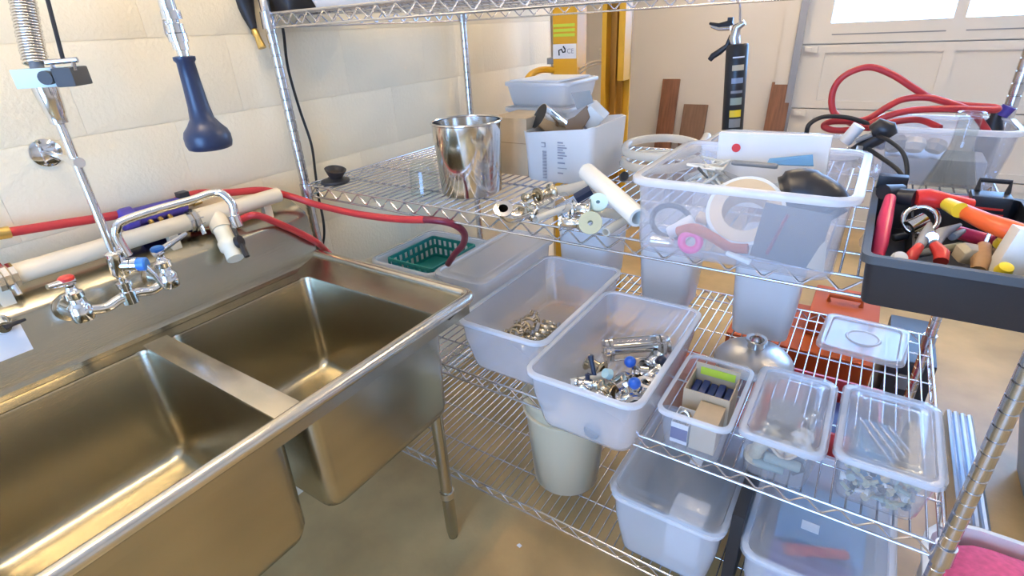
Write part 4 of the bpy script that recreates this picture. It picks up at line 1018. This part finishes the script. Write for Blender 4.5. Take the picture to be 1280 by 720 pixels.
# dosing gun
dg = thing('dosing_gun', 'black gun shaped tool with a white barrel and cable lying on the tote', 'tool', P(1080, 175, y=.48))
yy = .47
g0, g1 = P(1048, 203, y=yy), P(1113, 160, y=yy)
gd = (g1-g0).normalized()
part('grip', MB().tube([P(1060, 198, y=yy), P(1068, 190, y=yy), P(1084, 180, y=yy), P(1098, 172, y=yy), P(1108, 162, y=yy)], [.011, .014, .015, .017, .019], 12), 'black_plastic', dg, smooth=60)
part('head', MB().tube([P(1090, 165, y=yy), P(1098, 161, y=yy), P(1110, 164, y=yy), P(1114, 170, y=yy)], [.016, .024, .022, .014], 14), 'black_plastic', dg, smooth=60)
part('barrel', MB().tube([P(1056, 178, y=yy+.02), P(1074, 157, y=yy+.02)], .0145, 14), 'white_plastic', dg)
part('trigger', MB().tube([P(1070, 176, y=yy-.01), P(1090, 168, y=yy-.01)], .006, 8), 'mid_grey', dg)
part('nozzle', MB().tube([P(1046, 203, y=yy), P(1060, 196, y=yy)], [.006, .010], 10), 'chrome', dg)
part('nozzle_ring', MB().tube([P(1052, 196, y=yy), P(1058, 193, y=yy)], .010, 10), 'blue_plastic', dg)
part('cable', MB().tube(cat_rom([P(1097, 170, y=yy-.02), P(1110, 175, y=yy-.05), P(1128, 190, y=yy-.08), P(1134, 212, y=yy-.10), P(1131, 232, y=yy-.12)], 6), .0045, 8).tube(cat_rom([P(1085, 186, y=yy-.02), P(1103, 198, y=yy-.05), P(1122, 212, y=yy-.08), P(1130, 226, y=yy-.10), P(1131, 234, y=yy-.12)], 6), .005, 8), 'black_rubber', dg, smooth=60)
blob_stick('foil_wrap', 'crumpled foil wrap under the dosing gun', P(1052, 190, y=.44), P(1074, 205, y=.44), .018, .014, 'zinc', 'foil', n=7)

# ---- back tote with the red hose coil, flask in front
toteC = make_bin('clear_tote', 'clear tote with coiled red hose at the back right of the middle shelf', 1.505, 1.812, .640, .872, ZM, .150, cat='tote', m='pp_tote', taper=.014, r=.03, fl=.010, group='clear totes on the middle shelf')
yh = .77
rl = [P(1175, 160, y=.72), P(1150, 150, y=.76), P(1120, 152, y=yh), P(1085, 160, y=yh), P(1060, 152, y=.74), P(1042, 140, y=.74), P(1041, 115, y=.74), P(1055, 95, y=.74), P(1085, 84, y=.75), P(1115, 93, y=.76), P(1145, 112, y=.77), P(1165, 123, y=.78), P(1200, 131, y=.79), P(1240, 134, y=.80), P(1246, 137, y=.79), P(1225, 137, y=.77), P(1180, 136, y=.75), P(1140, 138, y=.73), P(1110, 145, y=.72), P(1075, 160, y=.71), P(1045, 163, y=.70), P(1030, 158, y=.70), P(1040, 152, y=.715), P(1080, 150, y=.735), P(1110, 133, y=.75), P(1130, 124, y=.76), P(1160, 122, y=.765), P(1190, 130, y=.775), P(1215, 140, y=.78), P(1230, 158, y=.785), P(1236, 168, y=.785)]
single('red_hose', MB().tube(cat_rom(rl, 7), .0085, 10), 'red_hose', 'loops of thin red hose rising out of the back tote', 'hose', smooth=60)
single('black_cable', MB().tube(cat_rom([P(1008, 168, y=.66), P(1012, 155, y=.66), P(1030, 146, y=.68), P(1060, 147, y=.70), P(1085, 155, y=.71), P(1100, 166, y=.72)], 6), .006, 8), 'black_rubber', 'black cable arching beside the red hose loops', 'cable', smooth=60)
for i, (px, py, r0, m) in enumerate(((1125, 158, .03, 'mid_grey'), (1150, 157, .028, 'offwhite'), (1178, 155, .026, 'grey_card'), (1105, 160, .022, 'navy_print'))):
    q = P(px, py, y=.72)
    single('wrapped_part', MB().lathe([(.0, -r0*.8), (r0*.7, -r0*.6), (r0, 0), (r0*.75, r0*.55), (0, r0*.8)], 9, M=frame_z((.3*i-.3, .5, 1)), loc=(q.x, q.y, ZM+.095)), m, ('grey wrapped part under the red hose loops', 'cream wrapped part under the red hose loops', 'brown grey wrapped part under the red hose loops', 'navy wrapped part under the red hose loops')[i], 'part')
single('packing_block', MB().box(1.550, 1.765, .69, .825, ZM+.006, ZM+.068, b=.01), 'blue_grey', 'blue grey block at the bottom of the back tote', 'block')
fk = thing('glass_flask', 'clear conical flask with a flat rim in front of the back tote', 'flask', (1.690, .575, ZM))
part('glass', MB().lathe([(0, .0), (.056, .0), (.060, .006), (.056, .022), (.024, .125), (.022, .14), (.022, .19), (.0205, .19), (.0205, .14), (.0225, .125), (.054, .022), (.057, .008), (0, .003)], 30), 'glass', fk, world=False, smooth=60)
part('lip', MB().lathe([(.0205, .190), (.028, .191), (.029, .196), (.026, .201), (.0205, .200)], 28, closed=True), 'bag_clear', fk, world=False)
single('purple_plug', MB().tube([P(1252, 145, y=.86), P(1262, 133, y=.86)], [.013, .016], 12), 'purple', 'purple bottle cap by the back post', 'plug')
single('dark_bottle', MB().lathe([(0, 0), (.024, 0), (.026, .004), (.026, .12), (.012, .15), (.012, .17), (0, .17)], 18, loc=(1.772, .865, ZM+.0035)), 'black_plastic', 'slim black bottle in the back corner of the tote', 'bottle')

# ---- black tool tray
tb = thing('tool_tray', 'open black tool tray full of red handled tools at the shelf end', 'tool box', (1.658, .085, ZM))
w, d_, h = .116, .205, .085
def tl(i, z, r=.012): return rrect(-w+i, w-i, -d_+i, d_-i, z, r, 3)
part('tray', MB().loft([tl(.010, 0), tl(.008, .004), tl(0, h), tl(.004, h), tl(.012, .006)]), 'black_plastic', tb, world=False)
part('rim', MB().loft([tl(.0002, h-.012), tl(-.006, h-.012, .016), tl(-.006, h+.001, .016), tl(.005, h+.001)], cap0=False, cap1=False), 'dark_grey', tb, world=False)
part('hinge_block', MB().box(-w-.002, -w+.05, d_-.014, d_+.012, h-.004, h+.028, b=.003), 'black_plastic', tb, world=False)
lt = part('latch', MB().box(.035, .095, d_-.045, d_+.004, h-.03, h+.012, b=.004), 'black_plastic', tb, world=False)
part('latch_bail', MB().tube([(.045, d_-.004, h+.012), (.045, d_, h+.032), (.090, d_, h+.032), (.090, d_-.004, h+.012)], .005, 8), 'black_plastic', lt, world=False)
part('latch_trim', MB().box(.045, .085, d_-.0465, d_-.0455, h-.012, h-.008).box(.042, .088, d_-.0465, d_-.0455, h-.022, h-.019), 'red_cap', lt, world=False)
part('divider', MB().box(-.05, -.046, -d_+.013, d_-.013, .006, h-.03), 'black_plastic', tb, world=False)
def PT(px, py, dz): return P(px, py, z=ZM+dz)
def handle_tool(name, label, segs, cat='tool'):
    """segs: list of (part name, material, pts, radii)"""
    t = thing(name, label, cat, min((Vector(q) for s_ in segs for q in s_[2]), key=lambda v: v.z))
    for nm, m, pts_, rad in segs: part(nm, MB().tube(pts_, rad, 12), m, t, smooth=60)
    return t
handle_tool('red_wrench', 'long pinkish red handled tool along the left wall of the tray', [('handle', 'pinkred', [PT(1113, 247, .11), PT(1106, 275, .085), PT(1100, 305, .06), PT(1096, 322, .045)], [.009, .012, .012, .010]), ('head', 'black_plastic', [PT(1104, 240, .115), PT(1126, 238, .11)], [.014, .012])])
handle_tool('bolt_cutter', 'large red and black handled cutter across the back of the tray', [('grip', 'black_plastic', [PT(1120, 245, .104), PT(1144, 248, .106)], [.015, .016]), ('handle', 'red_plastic', [PT(1144, 248, .106), PT(1160, 247, .108), PT(1185, 252, .106), PT(1214, 257, .100)], [.016, .017, .014, .012]), ('tip', 'red_plastic', [PT(1190, 250, .08), PT(1222, 252, .075)], [.010, .010])])
handle_tool('orange_scraper', 'bright orange handled scraper slanting over the tray edge', [('handle', 'orange', [PT(1184, 252, .105), PT(1200, 262, .108), PT(1232, 277, .108), PT(1262, 288, .105), PT(1285, 294, .10)], [.008, .012, .014, .016, .014]), ('collar', 'yellow_plastic', [PT(1184, 255, .112), PT(1200, 263, .113)], [.011, .013])])
for i, (p0, p1, p2, jaw, lab) in enumerate((((1139, 324, .06), (1147, 312, .07), (1155, 300, .075), ((1155, 300, .078), (1163, 288, .085), (1200, 281, .088)), 'red handled pliers with open jaws in the middle of the tray'),)):
    handle_tool('pliers', lab, [('handle', 'red_cap', [PT(*p0), PT(1141, 318, .068), PT(1149, 308, .075)], [.008, .009, .007]), ('handle', 'red_cap', [PT(1176, 327, .06), PT(1177, 317, .068), PT(1168, 306, .075)], [.010, .011, .008]),
        ('jaw', 'mid_grey', [PT(1149, 308, .075), PT(1158, 294, .08), PT(1162, 280, .082)], [.007, .010, .004]), ('jaw', 'mid_grey', [PT(1168, 306, .075), PT(1176, 292, .08), PT(1200, 281, .08)], [.008, .010, .003]), ('pivot', 'zinc', [PT(1165, 297, .085), PT(1166, 294, .075)], [.009, .009])])
single('chrome_clamp', MB().tube([PT(1150, 275, .072)+Vector((.026*math.cos(i*pi/11), .012*math.sin(i*pi/11)+.0, .022*math.sin(i*pi/11))) for i in range(22)], .0055, 8, closed=True), 'polished', 'chrome hose clamp behind the pliers', 'clamp', smooth=60)
single('chrome_socket', MB().lathe([(.007, 0), (.014, 0), (.014, .03), (.007, .03)], 16, M=frame_z((.6, .5, .4)), loc=PT(1136, 285, .06), closed=True), 'polished', 'chrome socket by the pinkish red tool', 'socket')
single('clear_plug', MB().lathe([(0, 0), (.014, 0), (.016, .01), (.012, .022), (0, .026)], 14, loc=PT(1085, 308, .03)), 'bag_clear', 'clear plastic cap in the tray corner', 'plug')
single('white_plug', MB().lathe([(0, 0), (.011, 0), (.012, .008), (.010, .014), (0, .016)], 14, M=frame_z((.2, -.5, .6)), loc=PT(1121, 326, .06)), 'white_plastic', 'white cap between the pinkish red tool and the pliers', 'plug')
single('tan_block', MB().loft([rrect(-.016, .016, -.012, .012, 0, .003), rrect(-.018, .018, -.014, .014, .018, .003), rrect(-.012, .014, -.012, .010, .026, .003)], M=Matrix.Translation(PT(1205, 325, .05)) @ Euler((.2, .2, .5)).to_matrix().to_4x4()), 'tan_stone', 'tan rubbing block right of the pliers', 'block')
handle_tool('wooden_awl', 'short brown wooden handled tool at the front of the tray', [('handle', 'wood_handle', [PT(1223, 338, .05), PT(1226, 326, .06), PT(1230, 308, .07)], [.010, .013, .010]), ('shaft', 'zinc', [PT(1230, 308, .07), PT(1240, 285, .07)], [.004, .003])])
for i, (px, py) in enumerate(((1250, 307), (1252, 341))):
    single('yellow_plug', MB().lathe([(0, 0), (.010, 0), (.011, .004), (.009, .014), (0, .016)], 14, M=frame_z((.1, -.4, .8)), loc=PT(px, py, .07)), 'yellow_plastic', ('yellow cap on the dark tape spool in the tray', 'yellow cap below the dark tape spool in the tray')[i], 'plug')
single('dark_spool', MB().lathe([(.008, 0), (.016, 0), (.016, .004), (.012, .006), (.012, .016), (.016, .018), (.016, .022), (.008, .022)], 18, M=frame_z((.3, -.7, .5)), loc=PT(1256, 326, .055), closed=True), 'olive', 'dark tape spool at the right of the tray', 'spool')
single('beige_box', MB().box(-.018, .02, -.018, .018, -.03, .045, M=Matrix.Translation(PT(1266, 322, .075)) @ Euler((-.1, .2, .1)).to_matrix().to_4x4(), b=.002), 'offwhite', 'beige carton standing at the right wall of the tray', 'box')
blob_stick('red_tube', 'dark red tube lying under the orange scraper', PT(1195, 290, .06), PT(1240, 302, .06), .012, .012, 'pinkred', 'tube')
blob_stick('grey_chisel', 'grey chisel under the pliers jaws', PT(1190, 296, .07), PT(1205, 288, .072), .008, .004, 'mid_grey', 'chisel')
for i, (px, py, m) in enumerate(((1130, 300, 'dark_grey'), (1185, 315, 'olive'), (1160, 320, 'mid_grey'), (1215, 345, 'dark_grey'), (1240, 320, 'cardboard_dark'), (1110, 330, 'dark_grey'))):
    q = PT(px, py, .025)
    blob_stick('hex_key', ('dark grey key under the chrome socket', 'olive key beside the pliers handle', 'grey key between the pliers handles', 'dark key at the tray front right', 'brown key beside the wooden handle', 'dark key at the tray front left')[i], (q.x-.018, q.y-.012, ZM+.03), (q.x+.018, q.y+.012, ZM+.036), .007, .007, m, 'key')

# ================================================================== TOP SHELF
def top_y(px, py, y): return P(px, py, y=y)
make_bin('long_tray', 'long pale tray at the left of the top shelf', .085, .62, .03, .40, ZT, .10, cat='tray', m='tub_white', rim='tub_white', taper=.02)
single('steel_jar', MB().lathe([(0, 0), (.030, 0), (.032, .004), (.032, .07), (.027, .076), (.027, .09), (0, .09)], 20, loc=(.035, .20, ZT)), 'polished', 'small steel jar beside the black bag on the top shelf', 'jar', smooth=50)
bagv = thing('black_bag', 'black soft bag hanging over the top shelf corner with a brass fitting', 'bag', (-.01, .03, ZT))
mb = MB().loft([rrect(-.035, .065, .032, .145, .002, .02), rrect(-.045, .072, .024, .155, .03, .03), rrect(-.045, .07, .024, .155, .10, .03), rrect(-.03, .06, .04, .14, .15, .02)], M=Matrix.Translation((.0, .0, ZT)))
part('bag', mb, 'black_rubber', bagv)
a, b = P(300, -8, y=-.022), P(317, 36, y=-.024)
part('strap', MB().tube([P(302, -30, y=-.02), P(303, 0, y=-.02), P(311, 20, y=-.024), b], [.034, .030, .018, .010], 12), 'black_rubber', bagv, smooth=60)
part('brass_fitting', MB().tube([b, P(319, 40, y=-.024), P(322, 46, y=-.024), P(328, 60, y=-.024)], [.007, .011, .009, .012], 10), 'gold', bagv)
single('yellow_case', MB().box(.95, 1.13, .55, .80, ZT, ZT+.06, b=.006), 'yellow_plastic', 'yellow case at the middle of the top shelf', 'case')
single('dark_case', MB().box(.66, .90, .06, .40, ZT, ZT+.08, b=.008), 'mid_grey', 'grey case beside the pale tray on the top shelf', 'case')
# black power cable hanging down the corner post
single('power_cable', MB().tube(cat_rom([P(353, 33, y=.055), P(355, 45, y=.055), P(360, 85, y=.055), P(374, 135, y=.06), P(389, 180, y=.065), P(394, 215, y=.065), (P(398, 245, y=.05)), P(404, 275, y=.04), P(405, 296, y=.035), P(400, 320, y=.03)], 6), .0042, 8), 'black_rubber', 'black power cable hanging beside the corner post', 'cable', smooth=60)
# caulking gun hanging from the back edge of the top shelf
yg = .93
cg = thing('caulking_gun', 'black and silver caulking gun hanging from the top shelf with its cartridge', 'tool', P(911, 168, y=yg))
part('rod', MB().tube([P(925, 8, y=yg-.02), P(925, 30, y=yg), P(922, 60, y=yg)], .0035, 8), 'zinc', cg)
part('hook', MB().tube(cat_rom([P(925, 10, y=yg-.02), Vector((P(925, 6, y=yg).x, .915, 1.625)), Vector((P(925, 6, y=yg).x, .90, 1.632)), Vector((P(925, 6, y=yg).x, .888, 1.62))], 4), .003, 8), 'zinc', cg)
part('frame', MB().tube([P(931, 28, y=yg), P(921, 34, y=yg), P(918, 48, y=yg), P(919, 55, y=yg)], [.008, .014, .017, .016], 12), 'zinc', cg, smooth=60)
part('handle', MB().tube([P(916, 27, y=yg), P(909, 30, y=yg), P(898, 32, y=yg), P(887, 29, y=yg)], [.010, .010, .008, .004], 10).box(-.008, .008, -.006, .006, -.01, .01, M=Matrix.Translation(P(913, 26, y=yg))), 'black_plastic', cg, smooth=60)
part('handle_face', MB().tube([P(913, 35, y=yg-.005), P(898, 36, y=yg-.005), P(889, 33, y=yg-.005)], [.007, .006, .004], 10), 'zinc', cg, smooth=60)
part('trigger', MB().tube([P(914, 44, y=yg), P(909, 57, y=yg), P(899, 65, y=yg), P(891, 70, y=yg), P(887, 75, y=yg)], [.006, .008, .010, .010, .008], 10), 'black_plastic', cg, smooth=60)
ca, cb_ = P(922, 55, y=yg), P(915, 166, y=yg)
cart = part('cartridge', MB().tube([ca, ca.lerp(cb_, .02), ca.lerp(cb_, .98), cb_], [.030, .034, .034, .028], 20), 'black_plastic', cg, smooth=50)
dc = (cb_-ca).normalized()
nv = (CAM-ca); nv = (nv-dc*nv.dot(dc)).normalized(); sd = dc.cross(nv)
for i, (t0, t1, m) in enumerate(((.13, .145, 'white_plastic'), (.22, .28, 'tan_core'), (.36, .42, 'blue_grey'), (.50, .53, 'mid_grey'), (.58, .66, 'green_grey'), (.72, .80, 'yellow_plastic'), (.82, .92, 'mid_grey'))):
    mb = MB(); lps = []
    for t in (t0, t1):
        row = [ca.lerp(cb_, t)+(nv*math.cos(an)+sd*math.sin(an))*.0344 for an in [-.75+1.1*k/6 for k in range(7)]]
        lps.append(row+[q-nv*.0004 for q in reversed(row)])
    part('label_band', mb.loft(lps), m, cart)

# ================================================================== BEHIND THE SHELVING
ym = 1.45
lm = thing('lift_mast', 'orange yellow lift mast with two uprights behind the shelving', 'lift', (.28, ym, 0))
def yx(px, py, y=ym): return P(px, py, y=y)
xa0, xa1 = yx(695, 60).x, yx(725, 60).x
xb0, xb1 = yx(755, 80).x, yx(783, 80).x
u1 = part('upright', MB().box(xa0, xa1, ym-.03, ym+.07, .02, 1.78, b=.004), 'yellow_paint', lm)
za, zb_ = yx(695, 44).z, yx(695, 27).z
for k in range(3):
    z0 = yx(695, 46-k*6).z
    part('warning_stripe', MB().box(xa0+.004, xa1-.012, ym-.0315, ym-.0303, z0, z0+.013), 'lime', u1)
zp0, zp1 = yx(695, 73).z, yx(695, 55).z
pt = part('mark_plate', MB().box(xa0+.001, xa1-.004, ym-.0318, ym-.0303, zp0, zp1), 'white_print', u1)
xc = (xa0+xa1)/2; zc_ = (zp0+zp1)/2
MF = Matrix(((1, 0, 0, xc-.014), (0, 0, 1, ym-.0322), (0, 1, 0, zc_), (0, 0, 0, 1)))
part('mark_logo', MB().tube([(xc-.030, ym-.0325, zc_-.018), (xc-.032, ym-.0325, zc_+.004), (xc-.018, ym-.0325, zc_+.010), (xc-.010, ym-.0325, zc_-.004), (xc+.002, ym-.0325, zc_-.002), (xc+.002, ym-.0325, zc_+.010), (xc-.008, ym-.0325, zc_+.022)], .0035, 6), 'black_print', pt)
MT = Matrix(((1, 0, 0, xc+.030), (0, 0, -1, ym-.0324), (0, 1, 0, zc_), (0, 0, 0, 1)))
part('mark_letters', text_mb('CE', .030, MT), 'grey_print', pt)
ub = part('upright', MB().box(xb0, xb0+.022, ym-.03, ym+.05, .02, 1.78).box(xb1-.030, xb1, ym-.03, ym+.05, yx(770, 100).z, 1.78).box(xb0, xb1, ym+.045, ym+.055, .02, 1.78), 'yellow_paint', lm)
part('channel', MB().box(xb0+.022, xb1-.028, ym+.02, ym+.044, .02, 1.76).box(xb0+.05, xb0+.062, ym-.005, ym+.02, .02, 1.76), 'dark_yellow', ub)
part('crossbar', MB().box(xa0, xb1, ym-.02, ym+.06, 1.78, 1.84, b=.005), 'yellow_paint', lm)
part('base_beam', MB().box(xa0-.02, xb1+.10, ym-.10, ym+.12, .0, .09, b=.008), 'yellow_paint', lm)
part('pump_arm', MB().tube(cat_rom([yx(697, 88), P(681, 87, y=1.38), P(671, 89, y=1.30), P(662, 95, y=1.22), P(656, 106, y=1.18), P(653, 122, y=1.16)], 5), .015, 12), 'yellow_paint', lm, smooth=60)
part('bracket', MB().box(yx(686, 70).x, xa0, ym-.02, ym+.01, yx(690, 80).z, yx(690, 72).z, b=.002), 'mid_grey', lm)
part('chain', MB().tube(cat_rom([yx(725, 86), yx(735, 80), yx(745, 77), yx(756, 76)], 5), .005, 8).tube(cat_rom([yx(725, 92), yx(736, 84), yx(748, 80), yx(756, 79)], 5), .004, 8), 'cardboard', lm)
part('roller', MB().tube([yx(750, 64), yx(757, 64)], .012, 10), 'cardboard', lm)
# boards leaning on the back wall
def board(label, x0, x1, ztop, lean=.22, m='wood', t=.024):
    w_ = (x1-x0)/2; h_ = math.hypot(ztop, lean)
    y_ = YB-.003-t*math.cos(math.atan2(lean, ztop))-lean
    ang = math.atan2(lean, ztop)
    th = thing('wooden_board', label, 'board', ((x0+x1)/2, y_, .0), rot=(-ang, 0, 0), group='boards leaning on the back wall')
    part('plank', MB().box(-w_, w_, 0, t, .0, h_, b=.002), m, th, world=False)
    part('end_grain', MB().box(-w_+.002, w_-.002, .002, t-.002, h_, h_+.0006), 'cardboard_dark', th, world=False)
    return th
y9 = YB-.05
board('tall reddish brown board leaning on the back wall near the lift mast', P(826, 120, y=y9).x, P(847, 120, y=y9).x, P(836, 99, y=y9).z)
board('short dull brown board leaning on the back wall', P(853, 140, y=y9).x, P(883, 140, y=y9).x, P(868, 131, y=y9).z, m='wood_dull')
board('reddish brown board leaning beside the door track', P(962, 120, y=y9).x, P(988, 120, y=y9).x, P(976, 103, y=y9).z)
# orange case and black case on the floor behind the shelving
oc = thing('orange_tool_case', 'orange tool case with a raised lid on the floor behind the shelving', 'case', (1.52, 1.35, 0))
part('body', MB().box(1.15, 1.70, 1.12, 1.55, .004, .34, b=.012), 'orange_case', oc)
lidp = part('lid', MB().box(1.44, 1.69, 1.26, 1.56, .342, .45, b=.01), 'orange_case', oc)
part('handle', MB().tube([(1.50, 1.40, .45), (1.50, 1.40, .48), (1.62, 1.40, .48), (1.62, 1.40, .45)], .010, 8), 'orange_case', lidp)
kc = thing('black_tool_case', 'black tool case on the floor beside the orange case', 'case', (1.82, 1.30, 0))
part('body', MB().box(1.735, 1.885, 1.12, 1.50, .004, .40, b=.012), 'black_plastic', kc)
part('clasp', MB().box(1.78, 1.82, 1.108, 1.1195, .28, .34, b=.003), 'mid_grey', kc)
single('yellow_reel', MB().lathe([(.02, 0), (.06, 0), (.06, .012), (.045, .014), (.045, .04), (.06, .042), (.06, .054), (.02, .054)], 24, loc=(1.23, 1.40, .3405), closed=True), 'yellow_plastic', 'yellow reel on the orange case', 'reel')
# ================================================================== RIGHT OF THE SHELVING
nl, fl_ = P(1199, 650, z=.09), P(1187, 512, z=.09); nr = P(1240, 655, z=.09)
X0, X1 = nl.x-.005, nr.x
rp = thing('ribbed_plank', 'ribbed silver metal plank lying on the floor past the shelving end', 'plank', ((X0+X1)/2, (nl.y+fl_.y)/2, 0))
prof_ = []; NR = 4; st = (X1-X0)/NR
for k in range(NR):
    for dx, dz in ((0, 0), (.15, .012), (.5, .016), (.85, .012), (1, 0)):
        prof_.append((X0+(k+dx)*st, .075+dz))
ring_ = prof_+[(X1, .004), (X0, .004)]
part('deck', MB().loft([[(x, y, z) for x, z in ring_] for y in (nl.y, fl_.y)]), 'galvanized', rp, smooth=40)
part('end_cap', MB().box(X0, X1, nl.y-.006, nl.y-.0005, .002, .078, b=.001), 'tan_core', rp)
make_bin('blue_tote', 'blue grey lidded tote on the floor beside the silver plank', 2.16, 2.72, .84, 1.30, 0.0005, .36, cat='tote', m='blue_grey', rim='blue_grey', lid='blue_grey', taper=.05, r=.04)
ct = make_bin('cream_tub', 'cream tub with a pink cloth on the floor beside the shelf end post', 1.845, 2.27, .05, .475, .0005, .30, cat='tub', m='offwhite', rim='offwhite', taper=.03, r=.12, fl=.012)
single('pink_cloth', MB().loft([rrect(1.91, 2.20, .12, .40, .01, .09), rrect(1.885, 2.23, .09, .435, .18, .10), rrect(1.88, 2.235, .085, .44, .25, .10), rrect(1.90, 2.215, .105, .42, .285, .10), rrect(1.97, 2.14, .18, .35, .31, .08)]), 'pink_cloth', 'bunched pink cloth inside the cream tub', 'cloth', smooth=80)
# small floor litter near the sink leg
single('paper_scrap', MB().prism([(-.008, -.004), (.006, -.007), (.009, .004), (-.004, .007)], .002, M=Matrix.Translation(P(649, 682, z=.0005))), 'white_print', 'tiny white paper scrap on the floor near the sink leg', 'scrap')
